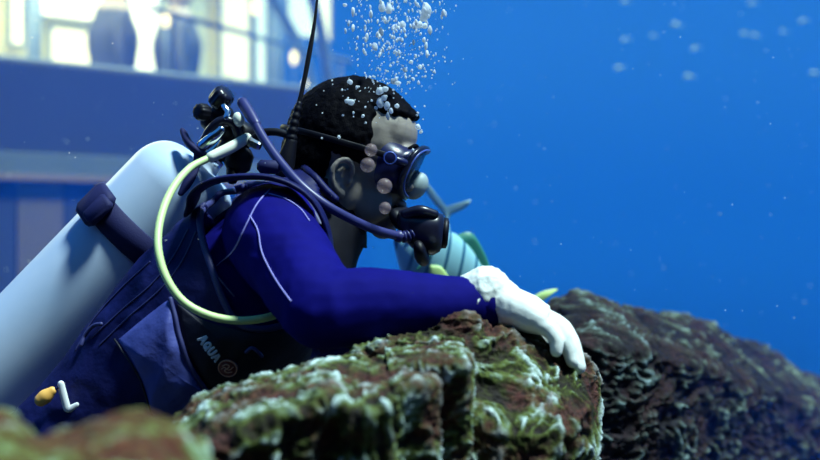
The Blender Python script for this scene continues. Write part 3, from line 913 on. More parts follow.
# indigo hose to the second stage
hp = [(243, 104, 1.675), (247, 108, 1.668), (254, 121, 1.650), (264, 139, 1.628), (281, 163, 1.600), (302, 186, 1.575), (326, 205, 1.572), (351, 219, 1.590), (376, 230, 1.615), (398, 236, 1.640), (406, 238, 1.648)]
MB().tube([P(*q) for q in hp], [.0072]*2 + [.0068]*9, 14, n=70).build('hose', M['hose_p'], reg)
MB().tube([P(243, 103, 1.675), P(250, 114, 1.660), P(256, 124, 1.646)], [.0088, .0090, .0078], 14, n=10).build('hose_ferrule', M['hose_p'], reg)
# pale yellow inflator hose
yp = [(246, 139, 1.675), (228, 149, 1.66), (209, 158, 1.645), (190, 168, 1.62), (173, 188, 1.58), (161, 217, 1.535), (158, 247, 1.505), (166, 277, 1.49), (183, 301, 1.485), (208, 315, 1.485), (238, 320.5, 1.49), (265, 318, 1.50), (286, 311, 1.515)]
MB().tube([P(*q) for q in yp], .0056, 14, n=90).build('inflator_hose', M['hose_y'], reg)
MB().tube([P(247, 138, 1.675), P(230, 148, 1.66), P(211, 157, 1.645)], [.0078, .0088, .0080], 14, n=14).build('inflator_ferrule', M['cream'], reg)
# short hose to the shoulder
MB().tube([P(252, 140, 1.675), P(263, 133, 1.67), P(276, 132, 1.665), P(291, 136, 1.66)], [.0065, .0065, .006, .006], 10, n=20).build('short_hose', M['black'], reg)
# second stage at the mouth
ss_ = MB()
sc_c = HP(.118, -.010, -.118)
M2 = HR @ Matrix.Rotation(math.radians(-8), 3, 'Y')
def q2(x, y, z): return P(421, 231, 1.675) + M2 @ Vector((x, y, z))
rings = []
for (x, ry, rz, zc) in ((-.036, .020, .014, .014), (-.030, .027, .020, .010), (-.012, .034, .029, .002), (.008, .037, .034, -.002), (.022, .035, .033, -.002), (.031, .030, .029, 0), (.035, .020, .019, 0), (.036, .008, .008, 0)):
    rings.append([q2(x, ry*math.copysign(abs(math.cos(a))**.8, math.cos(a)), zc + rz*math.copysign(abs(math.sin(a))**.8, math.sin(a))) for a in [2*math.pi*k/28 for k in range(28)]])
second = MB().rings(rings).build('second_stage', M['blackgloss'], reg)
MB().rings([[q2(x, r*math.cos(a), r*math.sin(a)) for a in [2*math.pi*k/24 for k in range(24)]] for x, r in ((.033, .024), (.040, .023), (.042, .018), (.040, .014))]).build('purge_cover', M['black'], second)
# exhaust tee below, sweeping back
MB().tube([q2(.0, -.036, -.026), q2(.004, -.014, -.036), q2(.004, .014, -.036), q2(.0, .036, -.026)], [.011, .014, .014, .011], 12, n=14, flat=(1.2, .8)).build('exhaust_tee', M['black'], second)
MB().tube([HP(.090, 0, -.092), HP(.108, 0, -.098), q2(-.034, 0, .013)], [.016, .015, .015], 14, n=8, flat=(1.4, .8)).build('mouthpiece', M['black'], second)
MB().tube([q2(-.026, -.026, .024), q2(-.004, -.030, .030), q2(.018, -.026, .027)], [.007, .009, .007], 10, n=10).build('lever', M['blackgloss'], second)
pth = catmull([tuple(P(*q)) for q in ((399, 236.5, 1.641), (406, 236.5, 1.645), (414, 233, 1.65))], 24)
rr = [.0078 + .0016*(1 if (i//3) % 2 == 0 else -1) for i in range(24)]
MB().tube([Vector(q) for q in pth], rr, 14).build('strain_relief', M['hose_p'], second)

# ================================================================== mask
mask_o = empty('diving_mask', HP(.10, 0, -.07), 'dark blue diving mask strapped over the diver\'s eyes', 'diving mask')
def fr_pt(t, k, inset=0.0, dx=0.0, sidefac=1.0):
    """rounded oblong outline of the mask at depth fraction t (0 face, 1 lens)"""
    a = 2*math.pi*k/56
    y = (.074 - inset)*math.copysign(abs(math.cos(a))**.6, math.cos(a))*sidefac
    z = (.041 - inset)*math.copysign(abs(math.sin(a))**.7, math.sin(a)) - .030
    if z < -.03: z += .018*math.exp(-(y/.016)**2)*0
    xl = .107 + (z + .030)*.21 - 3.0*y*y + dx           # lens plane, leaning with the face
    xf = .086 - 6.5*y*y - abs(z+.03)*.05
    return HP(xf*(1-t) + xl*t, y*(1 - .03*(1-t)), z*(1+.06*(1-t)))
MB().rings([[fr_pt(t_, k, i_) for k in range(56)] for t_, i_ in ((.0, -.003), (.25, .002), (.6, .004), (.95, .002), (.95, .006), (.5, .009), (.05, .006))], cap=False).build('skirt', M['skirt'], mask_o)
MB().tube([fr_pt(1, k, 0, .002) for k in range(56)], .0046, 8, closed=True).build('frame', M['blackgloss'], mask_o)
MB().tube([fr_pt(1, k, .002, .0065) for k in range(56)], .0017, 6, closed=True).build('frame_rim', M['bluering'], mask_o)
for sgn in (-1, 1):
    g = MB(); ring = []
    for k in range(36):
        a = 2*math.pi*k/36
        y = sgn*.038 + .031*math.copysign(abs(math.cos(a))**.7, math.cos(a)); z = -.026 + .032*math.copysign(abs(math.sin(a))**.75, math.sin(a))
        ring.append((y, z))
    f0 = [HP(.107+(z+.030)*.21-3.0*y*y+.003, y, z) for y, z in ring]; f1 = [HP(.107+(z+.030)*.21-3.0*y*y, y, z) for y, z in ring]
    g.rings([f1, f0]).build('lens', M['lens'], mask_o)
np_ = MB()
np_.ell(HP(.113, 0, -.049), (.0175, .0170, .0235), HR @ Matrix.Rotation(.35, 3, 'Y'))
np_.build('nose_pocket', M['clear'], mask_o)
# strap around the head, buckles
sp = []
for k in range(49):
    a = math.radians(38) + math.radians(284)*k/48
    sp.append(HP(.1125*math.cos(a) - .005, .0885*math.sin(a), -.018 + .012*(1-math.cos(a))*.5 - .001))
strap = MB().tube(sp, .0048, 8, up=tuple(HR @ Vector((0, 0, 1))), flat=(1, .22)).build('strap', M['black'], mask_o)
for sgn in (-1, 1):
    bk = MB().lathe([(.004, .0), (.0105, 0), (.0115, .003), (.0115, .006), (.008, .0085)], HP(.066, .0795*sgn, -.020), HR @ Vector((.1, sgn, 0)), 24).build('strap_buckle', M['skirt'], mask_o)
    c = HP(.0665, .0865*sgn, -.020); ax_ = HR @ Vector((.1, sgn, 0)); ax_.normalize(); u_ = ax_.orthogonal().normalized(); w_ = ax_.cross(u_)
    MB().tube([c + (u_*math.cos(2*math.pi*k/24) + w_*math.sin(2*math.pi*k/24))*.0088 for k in range(24)], .0018, 6, closed=True).build('buckle_ring', M['bluering'], bk)
    MB().tube([HP(.068, .080*sgn, -.020), HP(.082, .078*sgn, -.021), HP(.094, .072*sgn, -.022)], [.007, .0065, .006], 8, n=8).build('buckle_arm', M['skirt'], mask_o)

# ================================================================== buoyancy vest
vest = empty('buoyancy_vest', T(-.12, 0, 0), 'navy inflatable diving vest with badge and periwinkle pocket on the torso', 'diving vest')
VR = [(-.12, .190, .125, .135, .02), (-.04, .190, .12, .13, .03), (.08, .182, .11, .125, .04), (.22, .190, .115, .13, .045), (.34, .205, .122, .138, .045), (.44, .210, .122, .135, .04), (.50, .200, .118, .122, .03), (.545, .172, .110, .10, .015), (.578, .135, .098, .082, .005), (.600, .105, .086, .068, .0)]
K = 150; NR = 170
vr = catmull(VR, NR)
vv = []
for r in vr: vv += torso_ring(r[0], r[1], r[2], r[3], K, bulge=r[4], pw=.82)
A = np.array([tuple(q) for q in vv])
# padded, wrinkled fabric
G = A.reshape(NR, K, 3)
du = np.gradient(G, axis=0); dv = np.roll(G, -1, 1) - np.roll(G, 1, 1)
Nn = np.cross(dv, du); Nn /= np.linalg.norm(Nn, axis=2, keepdims=True)
ctr = G.mean(1, keepdims=True)
if ((G - ctr)*Nn).sum() < 0: Nn = -Nn
disp = fbm(A*np.array([9, 9, 9]), 3, 41)*.007 + fbm(A*22, 2, 47, ridged=True)*.0022
A = A + Nn.reshape(-1, 3)*disp[:, None]
allf = [(i*K+k, i*K+(k+1) % K, (i+1)*K+(k+1) % K, (i+1)*K+k) for i in range(NR-1) for k in range(K)]
full_bvh = BVHTree.FromPolygons([Vector(q) for q in A], allf)
# armhole outline in (s, n), taken on the near side
hole_px = [(195, 205), (206, 192), (226, 185), (250, 183), (274, 186), (300, 200), (318, 222), (325, 248), (326, 275), (318, 302), (296, 320), (262, 328), (240, 320), (226, 296), (216, 270), (203, 240)]
hole = []
for px, py in hole_px:
    s_, _, n_ = Tinv(P(px, py, 1.575)); hole.append((s_, n_))
hole_s = catmull(hole + hole[:1], 120)[:-1]
def inside(s, n, poly):
    r = np.zeros(len(s), bool)
    j = len(poly)-1
    for i in range(len(poly)):
        a, b_ = poly[i], poly[j]
        cond = (a[1] > n) != (b_[1] > n)
        xx = (b_[0]-a[0])*(n-a[1])/(b_[1]-a[1]+1e-12) + a[0]
        r ^= cond & (s < xx); j = i
    return r
fc = np.array([(A[list(q)]).mean(0) for q in allf])
rel = fc - np.array(HIP)
fs_ = rel[:, 0]*ct + rel[:, 2]*st_; fn_ = -rel[:, 0]*st_ + rel[:, 2]*ct; fy = fc[:, 1] - YD
cut = (inside(fs_, fn_, hole_s) & (np.abs(fy) > .055)) | ((fn_ < .005) & (np.abs(fy) < .112) & (fs_ > .40)) | ((fs_ > .44) & (fn_ < .0145 - (.58 - fs_)*1.35))   # armholes and the open front of the neck
keep = [q for q, c in zip(allf, cut) if not c]
me = bpy.data.meshes.new('shell')
me.from_pydata((A - np.array(wloc(vest))).tolist(), [], keep); me.update()
bm = bmesh.new(); bm.from_mesh(me)
bmesh.ops.delete(bm, geom=[v for v in bm.verts if not v.link_faces], context='VERTS')
bmesh.ops.recalc_face_normals(bm, faces=bm.faces); bm.to_mesh(me); bm.free()
shell = link('shell', me, M['vest'], vest, True, None, recalc=False)
sm = shell.modifiers.new('thickness', 'SOLIDIFY'); sm.thickness = .010; sm.offset = -1
# piping round both armholes and the neck
for sgn in (-1, 1):
    path = []
    for s_, n_ in hole_s:
        o = T(s_, sgn*.5, n_)
        l, nr, _, _ = full_bvh.ray_cast(o, Vector((0, -sgn, 0)))
        if l is not None: path.append(l + Vector((0, sgn*.001, 0)))
        else: path.append(T(s_, sgn*.10, n_))
    arr = np.array([tuple(q) for q in path])
    for _ in range(8): arr = (np.roll(arr, 1, 0) + 2*arr + np.roll(arr, -1, 0))/4
    MB().tube([Vector(q) for q in arr], .0052, 8, closed=True).build('armhole_binding', M['piping'], vest)
nk = [Vector(q) for q in A[(NR-1)*K:NR*K] if Tinv(Vector(q))[2] > .0]
MB().tube(nk, .006, 8).build('neck_binding', M['vest'], vest)

def patch(poly, name, m, parent, lift, puff, bvh=full_bvh, step=3.0, edge=None):
    """a padded panel sewn on the vest: pixel outline laid on the surface, with thickness"""
    ps = catmull(poly + poly[:1], 90)[:-1]
    c = ps.mean(0)
    ringsp = []
    for f_ in np.linspace(1, 0.04, 14): ringsp.append(c + (ps - c)*f_)
    mean_n = Vector((0, 0, 0))
    for q in ps:
        l, nr = hit(bvh, *q)
        if nr is not None: mean_n += nr
    mean_n.normalize()
    top = []
    for i, rg in enumerate(ringsp):
        f_ = 1 - i/13
        ln = []
        for q in rg:
            l, nr = hit(bvh, *q)
            if l is None: l, nr = P(q[0], q[1], 1.56), Vector((0, -1, 0))
            ln.append(l + mean_n*(lift + puff*(1-f_**3) + .0016*math.sin(q[0]*.21+q[1]*.13)*(1-f_)))
        top.append(ln)
    rim = []
    for q in ringsp[0]:
        l, nr = hit(bvh, *q)
        if l is None: l, nr = P(q[0], q[1], 1.56), Vector((0, -1, 0))
        rim.append(l - nr*.004)
    o = MB().rings([rim] + top).build(name, m, parent)
    return o, ps
pk_poly = [(118, 340), (136, 325), (156, 309), (171, 300), (176, 318), (181, 340), (191, 366), (205, 388), (217, 402), (190, 412), (165, 418), (152, 412), (146, 392), (134, 365)]
pk, ps = patch(pk_poly, 'pocket', M['pocket'], vest, .004, .012)
seam(full_bvh, [(172, 300), (177, 318), (182, 340), (192, 366), (206, 388), (218, 402)], .0035, 'pocket_piping', M['piping'], pk, lift=.006)
seam(full_bvh, [(117, 340), (134, 365), (146, 392), (151, 410)], .0016, 'pocket_seam', M['vestdark'], pk, lift=.006)
dk, _ = patch([(177, 303), (200, 318), (232, 328), (262, 332), (296, 326), (312, 345), (300, 372), (270, 392), (240, 405), (222, 402), (208, 388), (195, 366), (184, 340)], 'side_panel', M['vestdark'], vest, .003, .006)
dk_m = dk.data; dk_bvh = BVHTree.FromPolygons([v.co + wloc(vest) for v in dk_m.vertices], [tuple(p.vertices) for p in dk_m.polygons])
# stitched seams running down the back of the vest
for pts in ([(196, 232), (182, 262), (160, 290), (130, 316), (100, 345)], [(188, 230), (174, 256), (152, 284), (122, 310), (92, 338)], [(205, 246), (212, 268), (224, 284), (234, 296)], [(150, 262), (120, 290), (92, 322), (76, 350)]):
    seam(full_bvh, pts, .0013, 'stitched_seam', M['piping'], vest, lift=.0006)
seam(full_bvh, [(84, 346), (88, 336), (98, 326), (104, 325)], .0030, 'handle_loop', M['piping'], vest, lift=.006)
# rubber buckle on the shoulder
bb = P(269, 167, 1.60)
MB().box(bb, (.034, .020, .020), Matrix.Rotation(.06, 3, 'Y'), .3).build('shoulder_buckle', M['band'], vest)
MB().tube([P(192, 205, 1.60), P(197, 192, 1.585), P(212, 182, 1.57), P(240, 177, 1.555), P(272, 178, 1.55), P(298, 188, 1.55), P(315, 203, 1.555), P(325, 222, 1.56), P(330, 245, 1.57), P(331, 268, 1.59)], .016, 10, n=60, up=(0, 1, 0), flat=(1.7, .30)).build('shoulder_strap', M['vest'], vest)
# small clip and webbing on the front
MB().tube([P(246, 352, 1.52), P(252, 348, 1.515), P(258, 352, 1.515), P(262, 356, 1.52)], .0024, 8, n=14).build('ring_clip', M['hose_p'], vest)

# lettering and badge
GLYPH = {'A': [[(0, 0), (.36, 1), (.44, 1), (.80, 0)], [(.16, .34), (.64, .34)]],
         'Q': [[(.40+.38*math.cos(a), .5+.48*math.sin(a)) for a in [2*math.pi*k/16 for k in range(17)]], [(.48, .28), (.82, -.06)]],
         'U': [[(.06, 1), (.06, .38), (.16, .08), (.40, 0), (.64, .08), (.74, .38), (.74, 1)]]}
def letters(txt, hts, start, dirv, m, parent, bvh, lift):
    """each bold capital its own mesh lying on the fabric; heights in pixels, writing direction in the picture"""
    dx, dy = dirv; nx, ny = dy, -dx
    pos = 0.0
    for ch, h in zip(txt, hts):
        g = MB(); w = h*.84
        for st in GLYPH[ch]:
            pts = []
            for (a_, b_) in (catmull(st, 22) if len(st) > 4 else st):
                px = start[0] + dx*(pos + a_*w) + nx*b_*h; py = start[1] + dy*(pos + a_*w) + ny*b_*h
                l, nr = hit(bvh, px, py)
                if l is None: l, nr = P(px, py, 1.53), Vector((0, -1, 0))
                pts.append(l + nr*lift)
            g.tube(pts, .0019, 8, up=(0, 1, 0), flat=(.35, 1))
        g.build('letter', m, parent)
        pos += w*.82 + 2.2
dl = Vector((.61, .79)).normalized()
letters('AQUA', (8.6, 7.2, 7.2, 7.2), (198.5, 339.5), (dl.x, dl.y), M['white'], dk, dk_bvh, .0012)
bc, bn = hit(dk_bvh, 228, 367.5)
badge = MB().lathe([(.0005, .0032), (.0125, .003), (.0135, .002), (.0138, -.003)], bc, bn, 32).build('badge', M['logo'], dk)
bu = bn.orthogonal(); bu = (Vector((1, 0, 0)) - bn*bn.x).normalized(); bw = bn.cross(bu)
if bw.z < 0: bw = -bw
def bp(x, y, h=.0036): return bc + bu*x + bw*y + bn*h
MB().tube([bp(.0130*math.cos(2*math.pi*k/32), .0130*math.sin(2*math.pi*k/32), .0028) for k in range(32)], .0011, 6, closed=True).build('badge_ring', M['logoring'], badge)
MB().tube([bp(-.0062, .0045), bp(-.001, .0070), bp(.0030, .0045), bp(.0005, .0008), bp(-.0042, -.0030), bp(-.001, -.0062), bp(.0060, -.0050)], .0010, 6, n=30).build('badge_swirl', M['logoring'], badge)
MB().tube([bp(-.0085, -.0005), bp(-.004, .002), bp(.002, -.002), bp(.0085, .003)], .0008, 6, n=18).build('badge_wave', M['logoring'], badge)

# dump-valve toggle: orange pull and white L clip
l1, n1 = hit(full_bvh, 62, 394)
if l1 is None: l1 = P(62, 394, 1.56)
yv = l1.y - .012
tg = empty('pull_toggle', P(58, 412, yv), 'orange pull toggle on a white clip at the vest bottom', 'toggle')
MB().tube([P(41, 400, yv), P(46, 396, yv), P(52, 391, yv)], [.0095, .0105, .0065], 14, n=10, flat=(.8, 1)).build('toggle_grip', M['orange'], tg)
MB().tube([P(61, 384, yv), P(63, 393, yv), P(66, 404, yv), P(68, 409, yv), P(77, 405, yv)], [.0050, .0055, .0055, .0055, .004], 10, n=24, flat=(.6, 1)).build('clip', M['white'], tg)
MB().tube([P(52, 391, yv), P(57, 388, yv), P(61, 387, yv)], .0022, 8).build('cord', M['band'], tg)

# ================================================================== communication cable rising out of frame
cable = empty('communication_cable', P(288, 170, 1.66), 'black cable rising straight up from behind the diver\'s neck', 'cable')
MB().tube([P(320, -120, 1.70), P(319, -40, 1.69), P(317, 0, 1.68), P(314, 26, 1.675), P(309, 55, 1.67), P(303, 86, 1.665), P(297, 112, 1.66)], [.0017, .0018, .0020, .0028, .0040, .0036, .0040], 10, n=50, flat=(.7, 1)).build('line', M['black'], cable)
cb = catmull([tuple(P(*q)) for q in ((299, 104, 1.662), (294, 124, 1.66), (290, 146, 1.66))], 36)
MB().tube([Vector(q) for q in cb], [(.0050 + .0040*i/36)*(1.12 if (i//3) % 2 else .95) for i in range(36)], 12).build('ribbed_sleeve', M['black'], cable)
MB().tube([P(291, 142, 1.66), P(287, 158, 1.66), P(284, 174, 1.66)], [.0095, .013, .014], 14, n=10).build('housing', M['black'], cable)

# ================================================================== fish
def fish_mat(name, base, bar, belly, nbar, L):
    m = bpy.data.materials.new(name); m.use_nodes = True
    t = m.node_tree; b = t.nodes['Principled BSDF']; b.inputs['Roughness'].default_value = .35
    tcn = t.nodes.new('ShaderNodeTexCoord'); sp_ = t.nodes.new('ShaderNodeSeparateXYZ')
    t.links.new(tcn.outputs['Object'], sp_.inputs[0])
    # slanted, slightly curved bars across the flank
    ad = t.nodes.new('ShaderNodeMath'); ad.operation = 'MULTIPLY_ADD'; ad.inputs[1].default_value = .35
    t.links.new(sp_.outputs['Z'], ad.inputs[0]); t.links.new(sp_.outputs['X'], ad.inputs[2])
    mu = t.nodes.new('ShaderNodeMath'); mu.operation = 'MULTIPLY'; mu.inputs[1].default_value = nbar*2*math.pi/L
    t.links.new(ad.outputs[0], mu.inputs[0])
    sn = t.nodes.new('ShaderNodeMath'); sn.operation = 'SINE'; t.links.new(mu.outputs[0], sn.inputs[0])
    r = t.nodes.new('ShaderNodeValToRGB'); r.color_ramp.elements[0].position = .70; r.color_ramp.elements[0].color = (*base, 1)
    r.color_ramp.elements[1].position = .92; r.color_ramp.elements[1].color = (*bar, 1)
    t.links.new(sn.outputs[0], r.inputs[0])
    mr_ = t.nodes.new('ShaderNodeMapRange'); mr_.inputs['From Min'].default_value = -.06*L/.26; mr_.inputs['From Max'].default_value = -.015*L/.26
    t.links.new(sp_.outputs['Z'], mr_.inputs['Value'])
    mx = t.nodes.new('ShaderNodeMix'); mx.data_type = 'RGBA'; mx.inputs[6].default_value = (*belly, 1)
    t.links.new(mr_.outputs[0], mx.inputs[0]); t.links.new(r.outputs[0], mx.inputs[7]); t.links.new(mx.outputs[2], b.inputs['Base Color'])
    return m
M['fin'] = mat('pale_teal_fin', (0.34, 0.56, 0.66), .5, noise=(30, (.28, .5, .62), .3))
M['finy'] = mat('lime_yellow_fin', (0.55, 0.80, 0.25), .5, noise=(30, (.5, .74, .3), .3))
M['fingreen'] = mat('dark_green_fin', (0.03, 0.22, 0.16), .5, noise=(30, (.04, .26, .2), .3))
def plate(mb, pts, th):
    """thin fin, thicker in the middle, from (x, z) outline"""
    c = np.mean(np.array(pts), 0)
    ps_ = catmull(list(pts) + [pts[0]], 40)[:-1]
    rings = []
    for f_, y in ((1, 0.0002), (.7, th), (.05, th*1.2)): rings.append([(c[0]+(q[0]-c[0])*f_, y, c[1]+(q[1]-c[1])*f_) for q in ps_])
    lo = [[(x_, -y, z_) for x_, y, z_ in r] for r in rings][::-1]
    mb.rings([[Vector(q) for q in r] for r in lo + rings]); return mb
def fish(label, head, tail, L, depth, thick, bm_, fm, pm, dm, group=None, yaw=0.0, tails=None, detail=True, roll=0.0, rootname='fish'):
    """head and tail-base points in the world; local x from head to tail"""
    d = (tail - head); ln = d.length; d.normalize()
    side = Vector((0, 1, 0)); side = (side - d*side.dot(d)).normalized(); up = d.cross(side)
    if up.z < 0: up = -up; side = -side
    root = empty(rootname, head, label, 'fish', group)
    root.rotation_euler = Matrix((d, side, up)).transposed().to_euler()
    root.scale = (ln/L,)*3
    def part(mb, name, m, par=None):
        me = mb.mesh(name); o = link(name, me, m, par or root, True, None); return o
    prof = [(0, .0, .0), (.03, .16, .2), (.10, .45, .55), (.22, .85, .9), (.36, 1, 1), (.52, .90, .9), (.68, .62, .65), (.82, .32, .4), (.93, .13, .2), (1.0, .10, .14)]
    rows = catmull(prof, 26)
    rings = []
    for x_, h_, w_ in rows:
        h_ = max(h_, .01)*depth/2; w_ = max(w_, .01)*thick/2
        rings.append([Vector((x_*L, w_*math.cos(a), h_*math.sin(a)*(1.05 if math.sin(a) > 0 else .95))) for a in [2*math.pi*k/24 for k in range(24)]])
    part(MB().rings(rings), 'body', bm_)
    tu, tl = tails or ((.30, .26), (.28, -.24))
    part(plate(MB(), [(L*.97, .045*depth), (L*1.05, .10*depth), (L*(1+tu[0]*.6), tu[1]*L*.75), (L*(1+tu[0]), tu[1]*L), (L*(1+tu[0]*.62), tu[1]*L*.42), (L*1.09, 0), (L*(1+tl[0]*.62), tl[1]*L*.42), (L*(1+tl[0]), tl[1]*L), (L*(1+tl[0]*.6), tl[1]*L*.75), (L*1.05, -.10*depth), (L*.97, -.045*depth)], .0022), 'tail_fin', fm)
    if detail:
        part(plate(MB(), [(L*.36, depth*.46), (L*.45, depth*.66), (L*.58, depth*.58), (L*.75, depth*.36), (L*.86, depth*.20), (L*.80, depth*.14), (L*.6, depth*.30)], .0018), 'dorsal_fin', dm)
        part(plate(MB(), [(L*.52, -depth*.40), (L*.57, -depth*.58), (L*.72, -depth*.40), (L*.88, -depth*.16), (L*.80, -depth*.12)], .0018), 'anal_fin', dm)
        for sg in (-1, 1):
            pf = plate(MB(), [(0, .006), (L*.07, .014), (L*.16, .004), (L*.20, -.012), (L*.12, -.014), (L*.03, -.008)], .0015)
            pf.v = [Vector((q.x + L*.30, q.y*1 + sg*(thick*.47 + q.x*.25), q.z - depth*.10)) for q in pf.v]
            part(pf, 'pectoral_fin', pm)
            e_ = MB().ell((L*.10, sg*thick*.25, depth*.09), (.008, .004, .008)); part(e_, 'eye', M['black'])
            part(MB().tube([(L*.24, sg*thick*.455, depth*.32), (L*.265, sg*thick*.485, depth*.08), (L*.245, sg*thick*.47, -depth*.20)], .0018, 6, n=12), 'gill_cover', dm)
    else:
        part(plate(MB(), [(L*.36, depth*.46), (L*.5, depth*.62), (L*.8, depth*.2)], .0018), 'dorsal_fin', fm)
    return root
M['fish1'] = fish_mat('teal_barred_fish', (0.30, 0.62, 0.70), (0.02, 0.13, 0.24), (0.38, 0.68, 0.72), 8.0, .26)
M['fish2'] = fish_mat('pale_teal_fish', (0.30, 0.62, 0.66), (0.22, 0.50, 0.58), (0.4, 0.7, 0.7), 5, .26)
fish('teal fish with dark slanted bars and lime fins swimming behind the regulator', P(393, 236, 2.12), P(506, 310, 2.20), .26, .125, .06, M['fish1'], M['finy'], M['finy'], M['fingreen'], tails=((.25, .33), (.30, -.16)))
fish('pale teal fish diving head down with its forked tail raised', P(456, 330, 2.34), P(447, 222, 2.34), .26, .060, .045, M['fish2'], M['fin'], M['fin'], M['fin'], tails=((.19, .24), (.46, -.22)))
M['farfish'] = mat('pale_far_fish', (0.45, 0.72, 0.74), .5, noise=(20, (.4, .66, .7), .3))
ff = [(677, 25, 13), (626, 40, 11), (620, 69, 13), (690, 78, 13), (696, 49, 12), (745, 33, 11), (756, 35, 11), (804, 21, 12), (815, 74, 12), (784, 32, 9), (654, 36, 9), (626, 3, 11), (753, 4, 11)]
for i, (x_, y_, l_) in enumerate(ff):
    Y = 5.2 + .8*random.random()
    h_ = P(x_-l_/2, y_+random.uniform(-1.5, 1.5), Y); t_ = P(x_+l_/2*.5, y_+random.uniform(-1.5, 1.5), Y)
    fish('tiny pale fish far off in the open blue water', h_, t_, .26, .12, .06, M['farfish'], M['farfish'], None, None, 'tiny far fish', detail=False, rootname='small_fish')

# ================================================================== bubbles and specks
def blob(name, seed, elong):
    bm = bmesh.new(); bmesh.ops.create_icosphere(bm, subdivisions=2, radius=1.0)
    r = random.Random(seed)
    ph = [r.uniform(0, 6.28) for _ in range(6)]
    for v in bm.verts:
        c = v.co
        k_ = 1 + .13*math.sin(3*c.x+ph[0])*math.cos(2.5*c.z+ph[1]) + .10*math.sin(4*c.y+ph[2]+2*c.z)
        v.co = Vector((c.x*k_, c.y*k_, c.z*k_*elong))
    me = bpy.data.meshes.new(name); bm.to_mesh(me); bm.free()
    me.polygons.foreach_set('use_smooth', [True]*len(me.polygons)); me.materials.append(M['bubble'])
    return me
blobs = [blob('bubble', 1, 1.0), blob('bubble', 2, 1.5), blob('bubble', 3, 2.2), blob('bubble', 4, .8)]
head_bvh = bvh_of(hm) if False else None
def bubble(px, py, w, Y, kind, tilt=0.0, onhair=False):
    o = bpy.data.objects.new('bubble', blobs[kind])
    o.location = P(px, py, Y)
    s_ = w*1.2/2/F*Y
    o.scale = (s_, s_, s_)
    o.rotation_euler = (0, tilt, random.uniform(0, 6))
    col.objects.link(o)
    if onhair: tag(o, 'white air bubble clinging to the diver\'s black hair', 'bubble', 'air bubbles on the hair')
    else: tag(o, 'white air bubble rising above the diver\'s head', 'bubble', 'air bubbles rising above the head')
for (x_, y_, w_, k_) in ((382, 7, 6, 1), (389, 9, 6, 1), (426, 11, 9, 1), (424, 17, 8, 0), (419, 25, 6, 0), (425, 26, 5, 0), (403, 25, 4.5, 1), (381, 32, 5, 1), (379, 36, 4, 0), (375, 47, 5, 1), (353, 28, 3, 2), (353, 12, 3.5, 2),
                         (345, 5, 4, 3), (426, 46, 3, 2), (427, 54, 3, 2), (424, 40, 3, 1), (394, 81, 7, 3), (398, 83, 5, 3), (405, 70, 4, 0), (411, 62, 3.5, 0), (367, 37, 3, 2), (430, 30, 3.5, 2), (443, 13, 3, 2), (371, 14, 3, 2), (420, 67, 4, 0), (385, 20, 3, 2)):
    bubble(x_, y_, w_, 1.66 + random.uniform(-.05, .05), k_, random.uniform(-.25, .25))
for i in range(215):
    t_ = random.random()
    y_ = t_*84
    xc = 395 + 4*math.sin(i); x_ = random.gauss(xc, 30 - .12*y_)
    if x_ < 334 or x_ > 462: continue
    w_ = random.choice((1.2, 1.4, 1.6, 1.9, 2.3))
    bubble(x_, y_, w_, 1.68 + random.uniform(-.08, .10), random.choice((1, 2, 2)) if y_ < 55 else random.choice((0, 1, 3)), random.uniform(.05, .4))
for (x_, y_, w_, k_) in ((351, 102, 7, 3), (347, 101, 4, 0), (350, 82, 4.5, 0), (357, 87, 2.5, 0), (380, 91, 7, 0), (385, 89, 6, 3), (384, 98, 5, 0), (380, 103, 6, 1), (387, 106, 5, 1), (391, 111, 3.5, 1), (397, 106, 4, 0), (388, 116, 3, 2), (376, 108, 3, 0), (363, 116, 3, 0), (339, 137, 3, 0), (418, 127, 5, 0), (421, 132, 3, 0), (413, 150, 2.5, 0)):
    bubble(x_, y_, w_, 1.645 if x_ < 395 else 1.67, k_, onhair=True)
for i in range(60):
    x_ = random.gauss(378, 24); y_ = random.gauss(98, 16)
    if x_ < 305 or y_ > 140 or y_ < 80 or x_ > 425: continue
    bubble(x_, y_, random.choice((1.0, 1.3, 1.6, 2.0)), 1.645, 0, onhair=True)

# four thin-walled bubbles drifting in front of the cheek
for i, (x_, y_, r_) in enumerate(((371, 150, 6.5), (367.5, 165, 7.5), (384.5, 186, 7.8), (385, 208, 6.2))):
    Y = 1.60
    c = P(x_, y_, Y); R0 = r_/F*Y
    o = MB().ell(c, (R0, R0, R0), None, 24, 16).build('thin_bubble', M['film'])
    tag(o, 'see-through brownish bubble floating beside the diver\'s cheek', 'bubble', 'see-through bubbles by the cheek')

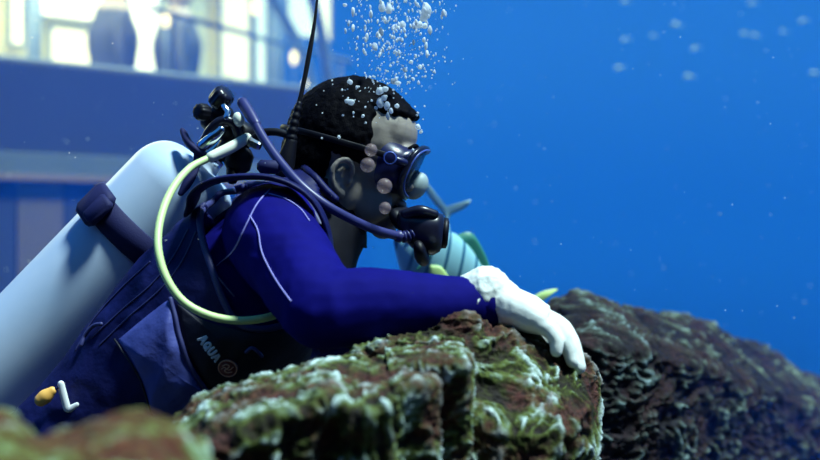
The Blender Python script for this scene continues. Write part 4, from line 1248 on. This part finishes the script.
# mist of fine bubbles in the exhaled plume, too small to pick out: one object
sv, sf = [], []
oct_ = [Vector(q) for q in ((1, 0, 0), (-1, 0, 0), (0, 1, 0), (0, -1, 0), (0, 0, 1.8), (0, 0, -1.8))]
for i in range(330):
    y_ = random.uniform(-8, 92); x_ = random.gauss(396, 34 - .12*y_)
    if x_ < 330 or x_ > 470: continue
    c = P(x_, y_, 1.70 + random.uniform(-.12, .14)); r_ = random.choice((.35, .45, .6, .75))/F*1.7
    k_ = len(sv); tl_ = random.uniform(.1, .5)
    sv += [c + Vector((q.x + q.z*tl_, q.y, q.z))*r_ for q in oct_]
    sf += [[k_+a_, k_+b_, k_+c_] for a_, b_, c_ in ((0, 2, 4), (2, 1, 4), (1, 3, 4), (3, 0, 4), (2, 0, 5), (1, 2, 5), (3, 1, 5), (0, 3, 5))]
fb = MB().add(sv, sf).build('fine_bubbles', M['bubble'], None, True); tag(fb, 'mist of fine white bubbles in the plume above the head', 'bubbles', kind='stuff')

# suspended specks all through the water: one object
sv, sf = [], []
tet = [Vector((1, 0, -.6)), Vector((-.6, .8, -.6)), Vector((-.6, -.8, -.6)), Vector((0, 0, 1))]
for i in range(420):
    Y = random.uniform(1.15, 4.0); x_ = random.uniform(-30, 850); y_ = random.uniform(-20, 330)
    if Y > 1.4 and 200 < x_ < 430 and random.random() < .3: continue
    c = P(x_, y_, Y); r_ = random.choice((.25, .3, .4, .5, .8))/F*Y*(1.0 if Y < 2 else 1.2)
    o_ = len(sv)
    sv += [c + q*r_ for q in tet]
    sf += [[o_, o_+1, o_+2], [o_, o_+1, o_+3], [o_+1, o_+2, o_+3], [o_, o_+2, o_+3]]
mbs = MB().add(sv, sf)
so = mbs.build('water_specks', M['bubble'], None, True, loc=(0, 2, 1.2)); tag(so, 'tiny pale specks suspended all through the water', 'specks', kind='stuff')

# ================================================================== haze of the water behind the diver
hz = bpy.data.materials.new('water_haze'); hz.use_nodes = True
t = hz.node_tree; t.nodes.clear()
o_ = t.nodes.new('ShaderNodeOutputMaterial'); vs_ = t.nodes.new('ShaderNodeVolumeScatter')
vs_.inputs['Color'].default_value = (0.009, 0.115, 0.90, 1); vs_.inputs['Density'].default_value = .17; vs_.inputs['Anisotropy'].default_value = 0.0
t.links.new(vs_.outputs[0], o_.inputs['Volume'])
w0, w1 = H(UL, -.07, 0), H(UEND+.07, -.07, 0)
foot = [(4.6, 2.1), (4.6, 6.6), (w1.x+.05, 6.6), (w1.x, w1.y), (w0.x, w0.y), (w0.x, 2.1)]
mb = MB().rings([[Vector((x_, y_, z_)) for x_, y_ in foot] for z_ in (.1, 4.5)])
HAZE = True
if HAZE:
    wv = mb.build('water', hz, None, False, loc=(0, 4.05, .1)); tag(wv, 'hazy blue water filling the tank behind the diver', 'water', kind='stuff')
